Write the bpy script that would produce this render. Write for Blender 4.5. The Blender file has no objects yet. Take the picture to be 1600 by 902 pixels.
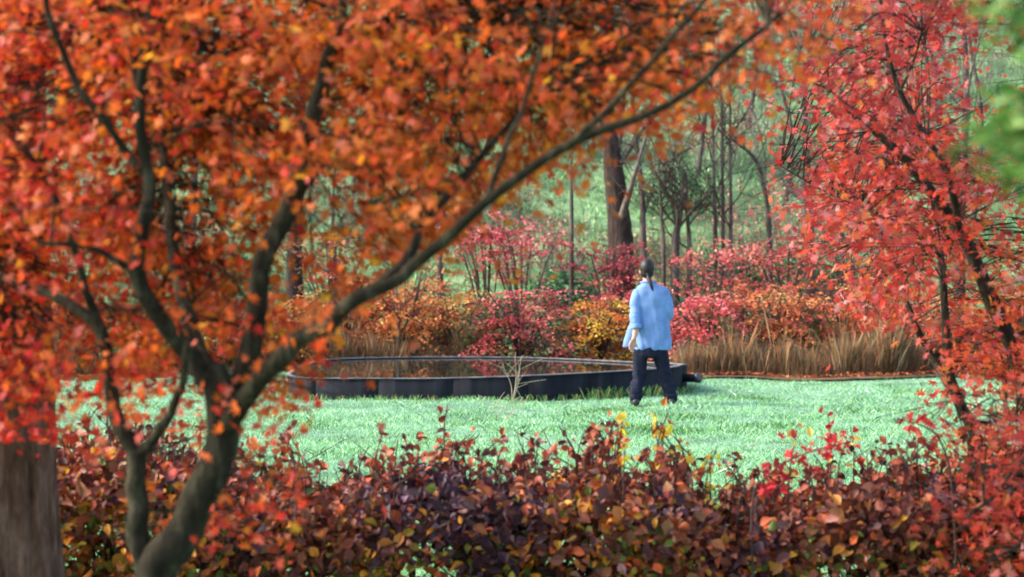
import bpy, math
import numpy as np
from mathutils import Vector
R = math.radians
rng = np.random.default_rng(11)
scene = bpy.context.scene
col = scene.collection

# ---------------------------------------------------------------- camera, sky, sun, exposure
FPX, HZ, EYE = 2820.0, 430.0, 1.55
cam_d = bpy.data.cameras.new('camera'); cam = bpy.data.objects.new('camera', cam_d); col.objects.link(cam)
cam.location = (0, 0, EYE)
cam.rotation_euler = (R(90) - math.atan((451-HZ)/FPX), 0, 0)
cam_d.sensor_width = 36; cam_d.lens = 36*FPX/1600
cam_d.clip_start = 0.1; cam_d.clip_end = 1000
cam_d.dof.use_dof = True; cam_d.dof.focus_distance = 12.5; cam_d.dof.aperture_fstop = 2.8
scene.camera = cam
SUN_EL, SUN_AZ = 36, -88          # azimuth measured from +Y (view direction), negative = left
world = bpy.data.worlds.new('World'); scene.world = world; world.use_nodes = True
nt = world.node_tree
sky = nt.nodes.new('ShaderNodeTexSky'); sky.sky_type = 'NISHITA'; sky.sun_disc = False
sky.sun_elevation = R(SUN_EL); sky.sun_rotation = R(SUN_AZ); sky.dust_density = 3.0; sky.air_density = 1.0
bg = nt.nodes['Background']; nt.links.new(sky.outputs[0], bg.inputs[0]); bg.inputs[1].default_value = 0.15
sl = bpy.data.lights.new('sun', 'SUN'); sl.energy = 1.4; sl.angle = R(14); sl.color = (1, .95, .88)
so = bpy.data.objects.new('sun', sl); col.objects.link(so)
sd = Vector((math.sin(R(SUN_AZ))*math.cos(R(SUN_EL)), math.cos(R(SUN_AZ))*math.cos(R(SUN_EL)), math.sin(R(SUN_EL))))
so.rotation_euler = sd.to_track_quat('Z', 'Y').to_euler()
scene.view_settings.view_transform = 'Standard'; scene.view_settings.look = 'None'
scene.view_settings.exposure = 2.0; scene.view_settings.gamma = 1

# ---------------------------------------------------------------- helpers
def P(px, py, d):
    """a point at distance d in front of the camera, seen at pixel px,py"""
    return np.array([(px-800)/FPX*d, d, EYE-(py-HZ)/FPX*d])
def srgb(r, g, b):
    c = np.array([r, g, b])/255.0
    return np.where(c <= .04045, c/12.92, ((c+.055)/1.055)**2.4)
def tag(o, label=None, cat=None, group=None, kind=None):
    if label: o['label'] = label
    if cat: o['category'] = cat
    if group: o['group'] = group
    if kind: o['kind'] = kind
    return o
def empty(name, loc, label=None, cat=None, group=None):
    o = bpy.data.objects.new(name, None); o.location = loc; o.empty_display_size = .2
    col.objects.link(o); return tag(o, label, cat, group)
def link(name, me, mat, parent=None, kind=None, smooth=False):
    o = bpy.data.objects.new(name, me)
    if mat and not me.materials: me.materials.append(mat)
    if smooth: me.shade_smooth()
    col.objects.link(o)
    if parent:
        o.parent = parent; o.matrix_parent_inverse = parent_inv(parent)
    if kind: o['kind'] = kind
    return o
def parent_inv(p):
    from mathutils import Matrix
    return Matrix.Translation(p.location).inverted()
def mesh_np(name, V, F, colors=None):
    """V (n,3), F (m,k) equal sized polygons"""
    me = bpy.data.meshes.new(name)
    V = np.asarray(V, dtype=np.float32); F = np.asarray(F, dtype=np.int32)
    m, k = F.shape
    me.vertices.add(len(V)); me.vertices.foreach_set('co', V.ravel())
    me.loops.add(m*k); me.loops.foreach_set('vertex_index', F.ravel())
    me.polygons.add(m); me.polygons.foreach_set('loop_start', np.arange(0, m*k, k, dtype=np.int32))
    try: me.polygons.foreach_set('loop_total', np.full(m, k, dtype=np.int32))
    except Exception: pass
    me.update(calc_edges=True)
    if colors is not None:
        a = me.color_attributes.new('Col', 'FLOAT_COLOR', 'POINT')
        c = np.ones((len(V), 4), dtype=np.float32); c[:, :3] = colors
        a.data.foreach_set('color', c.ravel())
    return me
class MB:
    def __init__(s): s.V = []; s.F = []; s.n = 0
    def add(s, V, F):
        s.V.append(np.asarray(V, float)); s.F.append(np.asarray(F, int)+s.n); s.n += len(V)
    def tube(s, pts, rad, sides=6, bump=0, cap=True):
        pts = np.asarray(pts, float); rad = np.asarray(rad, float); n = len(pts)
        T = np.gradient(pts, axis=0); T /= np.linalg.norm(T, axis=1)[:, None]+1e-9
        up = np.array([0, 0, 1.]) if abs(T[0, 2]) < .9 else np.array([1., 0, 0])
        a = np.arange(sides)/sides*2*np.pi
        U = np.cross(T, up); 
        for i in range(n):
            if np.linalg.norm(U[i]) < .15: U[i] = np.cross(T[i], [0, 1., .1])
            if i and np.dot(U[i], U[i-1]) < 0: U[i] = -U[i]
        U /= np.linalg.norm(U, axis=1)[:, None]; W = np.cross(T, U)
        r = rad[:, None]*np.ones((n, sides))
        if bump: r = r*(1+bump*(rng.random((n, sides))-.5))
        V = pts[:, None, :] + U[:, None, :]*(np.cos(a)*r)[:, :, None] + W[:, None, :]*(np.sin(a)*r)[:, :, None]
        V = V.reshape(-1, 3)
        i = np.arange(n-1)[:, None]*sides; j = np.arange(sides)[None, :]; j2 = (j+1) % sides
        F = np.stack([i+j, i+j2, i+sides+j2, i+sides+j], -1).reshape(-1, 4)
        if cap:
            V = np.vstack([V, pts[:1], pts[-1:]]); c0 = n*sides; c1 = c0+1
            jj = np.arange(sides); k = (jj+1) % sides
            F = np.vstack([F, np.stack([jj, np.full(sides, c0), np.full(sides, c0), k], -1)[:, [0, 1, 3, 3]],
                           np.stack([(n-1)*sides+jj, (n-1)*sides+k, np.full(sides, c1), np.full(sides, c1)], -1)])
        s.add(V, F)
    def build(s, name, mat, parent=None, kind=None, smooth=True, colors=None):
        V = np.vstack(s.V); faces = []
        me = bpy.data.meshes.new(name)
        for F in s.F:
            for f in F.tolist():
                g = [];
                for v in f:
                    if v not in g: g.append(v)
                faces.append(g)
        me.from_pydata(V.tolist(), [], faces); me.update()
        return link(name, me, mat, parent, kind, smooth)
def spline(pts, n=8):
    pts = np.asarray(pts, float)
    p = np.vstack([2*pts[0]-pts[1], pts, 2*pts[-1]-pts[-2]])
    out = []
    for i in range(len(pts)-1):
        p0, p1, p2, p3 = p[i:i+4]
        t = (np.arange(n)/n)[:, None]
        out.append(.5*((2*p1)+(-p0+p2)*t+(2*p0-5*p1+4*p2-p3)*t**2+(-p0+3*p1-3*p2+p3)*t**3))
    return np.vstack(out+[pts[-1:]])
def unit(v): return v/(np.linalg.norm(v, axis=-1, keepdims=True)+1e-9)

# ---------------------------------------------------------------- materials
def newmat(name):
    m = bpy.data.materials.new(name); m.use_nodes = True
    t = m.node_tree; return m, t, t.nodes['Principled BSDF'], t.nodes['Material Output']
def leaf_mat(name, rough=.45, trans=.35, spec=.5):
    m, t, p, out = newmat(name)
    a = t.nodes.new('ShaderNodeAttribute'); a.attribute_name = 'Col'
    tc = t.nodes.new('ShaderNodeTexCoord')
    nz = t.nodes.new('ShaderNodeTexNoise'); nz.inputs['Scale'].default_value = 60; nz.inputs['Detail'].default_value = 2
    t.links.new(tc.outputs['Object'], nz.inputs['Vector'])
    mr = t.nodes.new('ShaderNodeMapRange'); mr.inputs['To Min'].default_value = .75; mr.inputs['To Max'].default_value = 1.25
    t.links.new(nz.outputs['Fac'], mr.inputs['Value'])
    mx = t.nodes.new('ShaderNodeVectorMath'); mx.operation = 'SCALE'
    t.links.new(a.outputs['Color'], mx.inputs[0]); t.links.new(mr.outputs[0], mx.inputs['Scale'])
    t.links.new(mx.outputs[0], p.inputs['Base Color'])
    p.inputs['Roughness'].default_value = rough; p.inputs['Specular IOR Level'].default_value = spec
    if trans > 0:
        tr = t.nodes.new('ShaderNodeBsdfTranslucent'); t.links.new(mx.outputs[0], tr.inputs[0])
        ms = t.nodes.new('ShaderNodeMixShader'); ms.inputs[0].default_value = trans
        t.links.new(p.outputs[0], ms.inputs[1]); t.links.new(tr.outputs[0], ms.inputs[2]); t.links.new(ms.outputs[0], out.inputs[0])
    return m
def noise_mat(name, stops, scale=(1, 1, 1), ns=5, detail=6, rough=.85, bump=.3, bdist=.02, spec=.3, metal=0):
    m, t, p, out = newmat(name)
    tc = t.nodes.new('ShaderNodeTexCoord'); mp = t.nodes.new('ShaderNodeMapping'); mp.inputs['Scale'].default_value = scale
    nz = t.nodes.new('ShaderNodeTexNoise'); nz.inputs['Scale'].default_value = ns; nz.inputs['Detail'].default_value = detail
    nz.inputs['Roughness'].default_value = .65
    t.links.new(tc.outputs['Object'], mp.inputs[0]); t.links.new(mp.outputs[0], nz.inputs['Vector'])
    cr = t.nodes.new('ShaderNodeValToRGB')
    el = cr.color_ramp.elements
    while len(el) < len(stops): el.new(.5)
    for e, (pos, c) in zip(el, stops): e.position = pos; e.color = (*c, 1)
    t.links.new(nz.outputs['Fac'], cr.inputs[0]); t.links.new(cr.outputs[0], p.inputs['Base Color'])
    p.inputs['Roughness'].default_value = rough; p.inputs['Specular IOR Level'].default_value = spec; p.inputs['Metallic'].default_value = metal
    if bump:
        b = t.nodes.new('ShaderNodeBump'); b.inputs['Strength'].default_value = bump; b.inputs['Distance'].default_value = bdist
        t.links.new(nz.outputs['Fac'], b.inputs['Height']); t.links.new(b.outputs[0], p.inputs['Normal'])
    return m
M_leaf = leaf_mat('maple_leaf', .5, .5, .35)
M_beech = leaf_mat('beech_leaf', .55, .2, .35)
M_far = leaf_mat('shrub_leaf', .5, .35, .4)
M_grass = leaf_mat('grass_blade', .55, .3, .35)
M_dry = leaf_mat('dry_grass', .7, .3, .2)
M_bark = noise_mat('maple_bark', [(.3, (.008, .006, .004)), (.5, (.022, .018, .010)), (.72, (.085, .075, .045))], (1, 1, .25), 28, 8, .9, .9, .012, spec=.12)
M_bark_right = noise_mat('dark_bark', [(.3, (.012, .009, .006)), (.5, (.03, .024, .017)), (.72, (.08, .065, .042))], (1, 1, .25), 22, 8, .9, .8, .012, spec=.12)
M_furrow = noise_mat('furrowed_bark', [(.3, (.03, .013, .009)), (.5, (.12, .058, .038)), (.72, (.25, .15, .115))], (1, 1, .28), 26, 10, .9, 1.0, .02)
M_farbark = noise_mat('far_bark', [(.3, (.03, .022, .02)), (.5, (.08, .062, .05)), (.75, (.18, .15, .12))], (1, 1, .3), 9, 6, .9, .6, .03)
M_twig = noise_mat('grey_twig', [(.3, (.07, .06, .05)), (.7, (.22, .19, .16))], (1, 1, 1), 8, 3, .8, 0)
M_darktwig = noise_mat('dark_twig', [(.3, (.02, .012, .01)), (.7, (.08, .05, .04))], (1, 1, 1), 20, 3, .8, 0)
M_lawn = noise_mat('lawn_turf', [(.3, (.05, .12, .06)), (.5, (.11, .23, .13)), (.7, (.20, .35, .22))], (1, 1, 1), 1.2, 10, .9, .5, .03)
M_hill = noise_mat('hill_turf', [(.3, (.035, .07, .03)), (.48, (.08, .15, .062)), (.56, (.15, .25, .11)), (.72, (.24, .33, .17))], (1, 1, 1), .8, 12, .95, .6, .2)
M_bed = noise_mat('leaf_litter', [(.3, (.03, .018, .01)), (.5, (.11, .06, .03)), (.7, (.22, .13, .06))], (1, 1, 1), 9, 8, .95, .6, .03)

# ---------------------------------------------------------------- leaf templates
def palmate(nl=7, cup=.18):
    ang = {7: [0, 38, 78, 124], 5: [0, 48, 104]}[nl]; ln = {7: [1, .95, .78, .45], 5: [1, .9, .6]}[nl]
    a = [-x for x in ang[:0:-1]]+ang; l = ln[:0:-1]+ln
    pts = [(0, 0, 0)]
    for i in range(len(a)):
        t = math.radians(a[i]); pts.append((math.sin(t)*l[i], math.cos(t)*l[i], -cup*l[i]**2))
        if i < len(a)-1:
            m = math.radians((a[i]+a[i+1])/2); pts.append((math.sin(m)*.36, math.cos(m)*.36, .02))
    n = len(pts); F = [(0, i+1, i) for i in range(1, n-1)]
    V = np.array(pts); V[:, 1] -= .25
    return V, np.array(F)
def oval(w=.36, fold=.18):
    V = np.array([(0, -.5, .05), (-w*.8, -.22, fold), (-w, .05, fold*1.5), (-w*.62, .34, fold*.5), (.04, .6, -.16),
                  (w*.6, .32, fold*.6), (w, .02, fold*1.1), (w*.75, -.25, fold), (0, 0, -.02)])
    return V, np.array([(8, i, (i+1) % 8) for i in range(8)])[:, [0, 2, 1]]
def diamond(w=.3):
    V = np.array([(0, -.5, 0), (-w, 0, .08), (0, .5, -.03), (w, 0, .08)])
    return V, np.array([(0, 1, 2), (0, 2, 3)])
T7, T5, TO, TD = palmate(7), palmate(5, .3), oval(), diamond()
def frames(N, nrm, tip=None):
    """rotation matrices (N,3,3): columns x, y(tip), z(normal)"""
    z = unit(nrm)
    t = rng.normal(size=(N, 3)) if tip is None else tip
    y = unit(t-(t*z).sum(1)[:, None]*z); x = np.cross(y, z)
    return np.stack([x, y, z], -1)
def scatter(name, tmpl, pos, nrm, size, colors, mat, parent=None, kind=None, tip=None):
    N = len(pos); TV, TF = tmpl; k = len(TV)
    M = frames(N, nrm, tip)
    V = np.einsum('nij,kj->nki', M, TV)*size[:, None, None]+pos[:, None, :]
    F = TF[None]+(np.arange(N)*k)[:, None, None]
    me = mesh_np(name, V.reshape(-1, 3), F.reshape(-1, TF.shape[1]), np.repeat(colors, k, 0))
    return link(name, me, mat, parent, kind)
def pal(colors, N, w=None, jit=.16):
    c = np.array([srgb(*x) for x in colors]); w = None if w is None else np.array(w)/sum(w)
    i = rng.choice(len(c), N, p=w)
    v = c[i]*np.exp(rng.normal(size=(N, 1))*jit)*np.exp(rng.normal(size=(N, 3))*.06)
    return np.clip(v, 0, .9)
def single_leaves(parent, tmpl_list, pos, nrm, size, colors, mat, nvar=24, name='leaf'):
    """the leaves that show largest: each an object, sharing a few meshes"""
    N = len(pos); order = np.argsort(colors @ np.array([1, 2.5, .7])); variant = np.empty(N, int)
    variant[order] = (np.arange(N)*nvar//N)
    meshes = []
    for v in range(nvar):
        TV, TF = tmpl_list[v % len(tmpl_list)]
        W = TV.copy(); W[:, 2] += .12*np.sin(3*TV[:, 0]+v)*np.abs(TV[:, 0])
        c = colors[variant == v].mean(0) if (variant == v).any() else colors[0]
        me = mesh_np('leaf', W, TF, np.repeat(c[None], len(W), 0)); me.materials.append(mat); meshes.append(me)
    M = frames(N, nrm)
    from mathutils import Matrix
    pinv = parent_inv(parent)
    for i in range(N):
        o = bpy.data.objects.new(name, meshes[variant[i]]); col.objects.link(o)
        m = Matrix([list(M[i][r]*size[i])+[pos[i][r]] for r in range(3)]+[[0, 0, 0, 1]])
        o.parent = parent; o.matrix_parent_inverse = pinv; o.matrix_basis = m
def project(p):
    return 800+p[:, 0]/p[:, 1]*FPX, HZ-(p[:, 2]-EYE)/p[:, 1]*FPX

# ---------------------------------------------------------------- ground
def hillz(x, y):
    s = np.clip(y-33, 0, None)
    z = np.where(s < 4, s*s*.055, .88+(s-4)*.45)
    z = np.minimum(z, 40+(z-40)*.1)
    return z + np.where(s > 0, np.minimum(s, 6)/6*(.35*np.sin(x*.31+1)*np.sin(y*.23)+.15*np.sin(x*1.1)*np.sin(y*.8+2)), 0)
def lawnz(x, y): return .025*np.sin(x*1.7+.4)*np.sin(y*1.1)+.015*np.sin(x*4.1)*np.sin(y*3.3+1)
def sheet(name, xs, ys, zf, mat):
    X, Y = np.meshgrid(xs, ys); Z = zf(X, Y); nx = len(xs)
    V = np.stack([X, Y, Z], -1).reshape(-1, 3)
    i = (np.arange(len(ys)-1)[:, None]*nx+np.arange(nx-1)[None]).ravel()
    o = link(name, mesh_np(name, V, np.stack([i, i+1, i+nx+1, i+nx], -1)), mat, smooth=True); o['kind'] = 'structure'; return o
def gz(x, y):
    f = np.clip((33-y)/2, 0, 1); return np.where(y < 33, lawnz(x, y)*f, hillz(x, y))
sheet('lawn', np.arange(-60, 60.1, .4), np.arange(-40, 33.01, .365), lambda x, y: gz(x, y-1e-6), M_lawn)
sheet('hillside', np.concatenate([np.arange(-160, -30, 5), np.arange(-30, 30, .8), np.arange(30, 161, 5)]), np.concatenate([np.arange(33, 75, .7), np.arange(75, 190, 5)]), hillz, M_hill)

def bedfront(x):   # where lawn gives way to the planting bed
    return np.where(x > 2.6, 26.6+.15*np.sin(x*2.3), np.where(x < -5.2, 26.8+.2*np.sin(x*1.9), 29.2))
xs = np.arange(-22, 22, .25)
V = []; nr = 7
for x in xs:
    f = float(bedfront(x)); 
    for k in range(nr):
        y = f+(32.9-f)*k/(nr-1)+(.06*math.sin(x*9) if k == 0 else 0); V.append((x, y, float(gz(x, y))+.03+.03*math.sin(k)*(k > 0)))
i = (np.arange(len(xs)-1)[:, None]*nr+np.arange(nr-1)[None]).ravel()
o = link('planting_bed', mesh_np('bed', V, np.stack([i, i+nr, i+nr+1, i+1], -1)), M_bed, smooth=True); o['kind'] = 'structure'

# grass blades
def blades(name, pos, h, w, lean, colors, mat, kind='stuff', parent=None):
    N = len(pos); a = rng.random(N)*2*np.pi; d = np.stack([np.cos(a), np.sin(a), 0*a], -1)
    l = rng.normal(size=(N, 3))*lean[:, None]; l[:, 2] = 0
    V = np.stack([pos-d*w[:, None]/2, pos+d*w[:, None]/2, pos+l*h[:, None]*.5+np.array([0, 0, 1])*(h*.6)[:, None]+d*w[:, None]*.4,
                  pos+l*h[:, None]+np.array([0, 0, 1])*h[:, None]], 1).reshape(-1, 3)
    b = np.arange(N)*4
    F = np.vstack([np.stack([b, b+1, b+2], -1), np.stack([b, b+2, b+3], -1)])
    o = link(name, mesh_np(name, V, F, np.repeat(colors, 4, 0)), mat, parent, kind); return o
N = 480000
u = rng.random(N); y = 1/(1/8.3*(1-u)+1/31*u); x = (rng.random(N)*2-1)*(y*.33+1.0)
keep = (y < bedfront(x)+.12+.4*rng.random(N)**2)
x, y = x[keep], y[keep]; N = len(x)
patch = np.sin(x*1.3+np.sin(y*.9)*2)+np.sin(y*1.7+x*.6+1)+.8*np.sin(x*3.7+y*2.1)+.6*np.sin(x*6.3-y*4.1)
dens = rng.random(N)*3.2-1.6
c = pal([(110, 164, 104), (152, 200, 146), (186, 220, 178), (74, 126, 74), (134, 184, 98)], N, [3, 4, 2, 1.5, .8], .2)
c *= np.where(patch+dens*.6 < -1.2, .72, 1)[:, None]
hh = (.018+.034*rng.random(N)**2)*(1+.25*patch*.5)
tall = rng.random(N) < .012; hh[tall] *= 2.0
g = blades('grass', np.stack([x, y, gz(x, y)-.005], -1), np.clip(hh, .02, .2), np.clip(y*.00032+.002, .003, .012), np.full(N, .7), c, M_grass)
# darker weedy clumps and single fallen leaves on the lawn
P_ = []
for k in range(170):
    yy = 1/(1/9.5*(1-rng.random())+1/26*rng.random()); yy = 9.5+16.5*rng.random(); xx = (rng.random()*2-1)*yy*.33
    m = 40; P_.append(np.stack([xx+rng.normal(size=m)*.16, yy+rng.normal(size=m)*.12, np.zeros(m)], -1))
for xx, yy in ((1.35, 17.6), (1.6, 17.9), (1.9, 19.5), (2.6, 18.5), (.9, 18.0), (1.1, 20.6), (2.9, 22.3)):
    m = 260; P_.append(np.stack([xx+rng.normal(size=m)*.28, yy+rng.normal(size=m)*.2, np.zeros(m)], -1))
Q = np.vstack(P_); Q[:, 2] = gz(Q[:, 0], Q[:, 1])-.003; N = len(Q)
blades('lawn_weeds', Q, .03+.045*rng.random(N), np.full(N, .011), np.full(N, .8), pal([(66, 116, 62), (92, 150, 78), (50, 92, 54), (120, 160, 80)], N), M_grass)
N = 260; x = (rng.random(N)*2-1)*7; y = 9+17*rng.random(N)
scatter('lawn_fallen_leaves', T5, np.stack([x, y, gz(x, y)+.04], -1), rng.normal(size=(N, 3))*.3+[0, 0, 1], .022+.012*rng.random(N), pal([(170, 80, 50), (140, 70, 50), (190, 120, 60)], N), M_leaf, kind='stuff')
# hillside tufts
N = 60000
y = 33+rng.random(N)**1.3*34; x = (rng.random(N)*2-1)*(y*.33+1)
c = pal([(100, 150, 86), (150, 190, 126), (72, 118, 68), (160, 170, 104)], N, [3, 3, 2, .6], .25)
blades('hill_grass', np.stack([x, y, hillz(x, y)-.02], -1), .08+.16*rng.random(N), np.full(N, .035), np.full(N, .6), c, M_grass)
# fallen leaves in the bed
N = 9000
x = (rng.random(N)*2-1)*13; y = bedfront(x)+rng.random(N)**1.3*4-.15
scatter('fallen_leaves', TD, np.stack([x, y, gz(x, y)+.075+.02*rng.random(N)], -1), rng.normal(size=(N, 3))*.4+[0, 0, 1], .05+.03*rng.random(N),
        pal([(170, 90, 40), (130, 70, 40), (190, 120, 60), (160, 60, 40)], N), M_far, kind='stuff')

# ---------------------------------------------------------------- far shrubs
def stems_mb(mb, c, n, h, spread, r):
    for k in range(n):
        a = rng.random()*6.28; s = spread*math.sqrt(rng.random())
        p0 = c+np.array([math.cos(a)*.15*s, math.sin(a)*.15*s, -.03]); p2 = c+np.array([math.cos(a)*s, math.sin(a)*s, h*(.65+.35*rng.random())])
        p1 = (p0+p2)/2+np.array([-math.cos(a)*.15*s, -math.sin(a)*.15*s, .1*h])
        mb.tube(spline([p0, p1, p2], 4), np.linspace(r, r*.3, 9), 4, cap=False)
def shrub(name, px, Y, w, h, palette, weights, label, cat='shrub', group=None, n=110, per=45, zlow=.12, flat=.35, leaf=.05, green=None, droop=.12):
    """arching sprays of small leaves round a body of stems; w,h in metres"""
    cx = (px-800)/FPX*Y; c = np.array([cx, Y, float(gz(np.array(cx), np.array(Y)))])
    root = empty(name, c, label, cat, group)
    mb = MB(); stems_mb(mb, c, 14, h*.9, w*.42, .022)
    P_, N_, C_, T_ = [], [], [], []
    for k in range(n):
        a = rng.random()*6.28; e = math.asin(min(1, rng.random()**.8))            # direction on the dome
        rad = .55+.5*rng.random()
        d = np.array([math.cos(a)*math.cos(e), math.sin(a)*math.cos(e), math.sin(e)])
        s = c+d*np.array([w/2*.8, w/2*.7, h*.85])*rad; s[2] = max(s[2], c[2]+h*zlow)
        L = .3+.5*rng.random(); hd = unit(np.array([d[0]+rng.normal()*.5, d[1]+rng.normal()*.5, 0]))
        t = np.linspace(0, 1, 7); up = .25*rng.random()
        if k % 3 == 0: L *= 1.35
        line = s+hd*(t*L)[:, None]+np.array([0, 0, 1])*(up*t-(.2+droop)*t**2)[:, None]*L*1.5
        mb.tube(line[::2], np.linspace(.008, .003, 4), 3, cap=False)
        m = per; ti = rng.random(m); lp = s+hd*(ti*L)[:, None]+np.array([0, 0, 1])*(up*ti-(.2+droop)*ti**2)[:, None]*L*1.5
        side = np.cross(hd, [0, 0, 1.]); off = rng.normal(size=m)*.09*(1.1-ti*.6)
        lp = lp+side*off[:, None]+np.array([0, 0, 1])*(-abs(off)*.35+rng.normal(size=m)*.025)[:, None]
        P_.append(lp); N_.append(rng.normal(size=(m, 3))*.5+np.array([0, -.25, 1])); T_.append(side*np.sign(off)[:, None]+hd)
        base = pal(palette, 1, weights, .18)
        low = rng.random() < (green or 0)*(1.3-d[2])
        if low: base = pal([(50, 66, 34), (84, 88, 38), (40, 42, 26)], 1)
        C_.append(np.clip(base*np.exp(rng.normal(size=(m, 1))*.3), 0, .9))
    Pn, Nn, Cn, Tn = map(np.vstack, (P_, N_, C_, T_))
    mb.build('stem', M_darktwig, root)
    scatter('foliage', TD, Pn, Nn, leaf*(.7+.7*rng.random(len(Pn))), Cn, M_far, root, tip=Tn)
    return root
RED = [(206, 80, 84), (220, 112, 108), (180, 58, 62), (224, 126, 98), (150, 60, 52)]; RW = [4, 3, 2, 2, 1]
ORG = [(216, 134, 68), (202, 106, 56), (224, 160, 84), (180, 86, 52)]; OW = [4, 3, 2, 1]
YEL = [(216, 156, 50), (206, 130, 40), (176, 132, 44), (222, 110, 50)]; YW = [3, 2, 2, 2]
MIX = [(200, 92, 70), (212, 118, 68), (176, 76, 62), (186, 132, 70)]; MW = [3, 3, 2, 1]
SH = [
 (818, 29.9, 2.3, 1.55, RED, RW, 'crimson pink layered shrub with dark green base behind middle of the basin', .5),
 (640, 30.4, 1.8, 1.8, ORG, OW, 'light orange shrub over the left half of the black basin', .12),
 (715, 30.8, 1.7, 1.65, ORG+YEL[:1], None, 'amber shrub between light orange shrub and crimson one', .15),
 (935, 30.0, 1.4, 1.35, YEL, YW, 'golden yellow shrub just left of the walking person', .1),
 (985, 31.2, 1.6, 1.75, RED, RW, 'red shrub directly behind the head of the walking person', .2),
 (1105, 28.6, 1.9, 1.5, RED[:4]+[(160, 70, 60)], RW, 'dark red shrub with drooping sprays just right of the walking person', .35),
 (1215, 28.9, 2.2, 1.7, MIX+ORG[:2], None, 'red orange shrub above tawny grass, second right of the person', .35),
 (1320, 29.3, 2.1, 1.65, ORG+MIX[:2], None, 'rusty orange shrub above tawny grass left of the red maple stems', .3),
 (1440, 29.0, 2.0, 1.5, MIX, MW, 'mixed red and orange shrub behind the forked stem of the red maple', .25),
 (1570, 28.5, 2.2, 1.6, ORG, OW, 'orange shrub at the right edge behind the red maple', .2),
 (1160, 31.5, 2.0, 1.7, MIX, MW, 'tall salmon red shrub under the group of thin bare stems', .2),
 (1290, 31.8, 2.0, 1.9, MIX, MW, 'tall salmon shrub behind the rusty orange one', .2),
 (545, 30.6, 2.0, 1.8, ORG+MIX[:1], None, 'salmon orange shrub below the grey boulder', .15),
 (440, 29.8, 1.9, 1.3, YEL, YW, 'yellow brown shrub seen between the main maple limbs', .3),
 (330, 29.5, 2.0, 1.7, RED, RW, 'red shrub behind the crotch of the front maple', .2),
 (215, 28.2, 2.0, 1.3, YEL+[(90, 110, 50)], None, 'olive yellow shrub left of the maple stems', .4),
 (90, 28.5, 2.2, 1.7, ORG, OW, 'orange shrub beside the furrowed trunk at left', .3),
 (-30, 28.3, 2.2, 1.6, MIX, MW, 'red orange shrub behind the furrowed trunk', .3),
]
for (px, Y, w, h, pa, pw, lab, gr) in SH:
    shrub('garden_shrub', px, Y, w, h, pa, pw, lab, group='autumn shrubs along the far edge of the lawn', green=gr*1.6, n=int(95*w), per=46, leaf=.056)

# airy pink sprays above the crimson shrub : tall loose shrubs
def loose(px, Y, w, h, palette, label, n=13):
    cx = (px-800)/FPX*Y; c = np.array([cx, Y, float(gz(np.array(cx), np.array(Y)))]); root = empty('spindle_bush', c, label, 'shrub', 'loose tall shrubs behind the shrub row')
    mb = MB(); P_, T_ = [], []
    for k in range(n):
        a = rng.random()*6.28; s = w/2*(.3+.7*rng.random())
        pts = spline([c, c+[math.cos(a)*s*.35, math.sin(a)*s*.35, h*.5], c+[math.cos(a)*s*.8, math.sin(a)*s*.8, h*(.75+.25*rng.random())], c+[math.cos(a)*s*1.3, math.sin(a)*s*1.2, h*(.78+.15*rng.random())]], 5)
        mb.tube(pts, np.linspace(.02, .004, len(pts)), 4, cap=False)
        for q in range(5):
            i = rng.integers(6, 16); b = rng.random()*6.28; L = .3+.4*rng.random(); e = pts[i]+[math.cos(b)*L, math.sin(b)*L, L*.25]
            mb.tube([pts[i], (pts[i]+e)/2+[0, 0, .05], e], [.008, .005, .003], 3, cap=False)
            m = 22; t = rng.random(m)**.7; P_.append(pts[i]+(e-pts[i])*t[:, None]+rng.normal(size=(m, 3))*[.06, .06, .03])
    Pn = np.vstack(P_); mb.build('stem', M_darktwig, root)
    scatter('foliage', TD, Pn, rng.normal(size=(len(Pn), 3))*.5+[0, -.3, 1], .055+.03*rng.random(len(Pn)), pal(palette, len(Pn), None, .25), M_far, root)
PINK = [(214, 96, 100), (196, 66, 76), (226, 130, 120), (170, 60, 66)]
loose(815, 32.0, 2.0, 2.35, PINK, 'airy pink sprays rising above the crimson shrub')
loose(760, 32.6, 1.6, 2.6, PINK, 'taller airy pink shrub left of the thin stake')
loose(1110, 32.2, 2.0, 2.0, PINK+[(206, 120, 84), (190, 110, 80)], 'airy pink shrub under the thin bare stems', 8)
loose(1230, 33.0, 2.0, 2.2, PINK+[(200, 110, 70), (204, 130, 90)], 'tall airy salmon shrub below the curved bare trunk')
loose(1330, 32.5, 2.0, 2.8, PINK, 'tall airy pink shrub behind the left side of the red maple')
loose(955, 33.2, 1.6, 2.0, [(150, 60, 66), (190, 80, 80), (120, 50, 50)], 'dusky red leaves in front of the thick far trunk')
loose(520, 33.0, 2.0, 2.2, [(200, 120, 80), (190, 90, 80), (120, 130, 80)], 'airy salmon shrub near the grey boulder')
loose(300, 33.0, 2.4, 2.8, [(200, 170, 130), (180, 120, 90), (190, 80, 70)], 'airy buff shrub seen between the left maple limbs')
loose(120, 32.5, 2.6, 2.8, PINK, 'airy red shrub behind the left side of the front maple')

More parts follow.
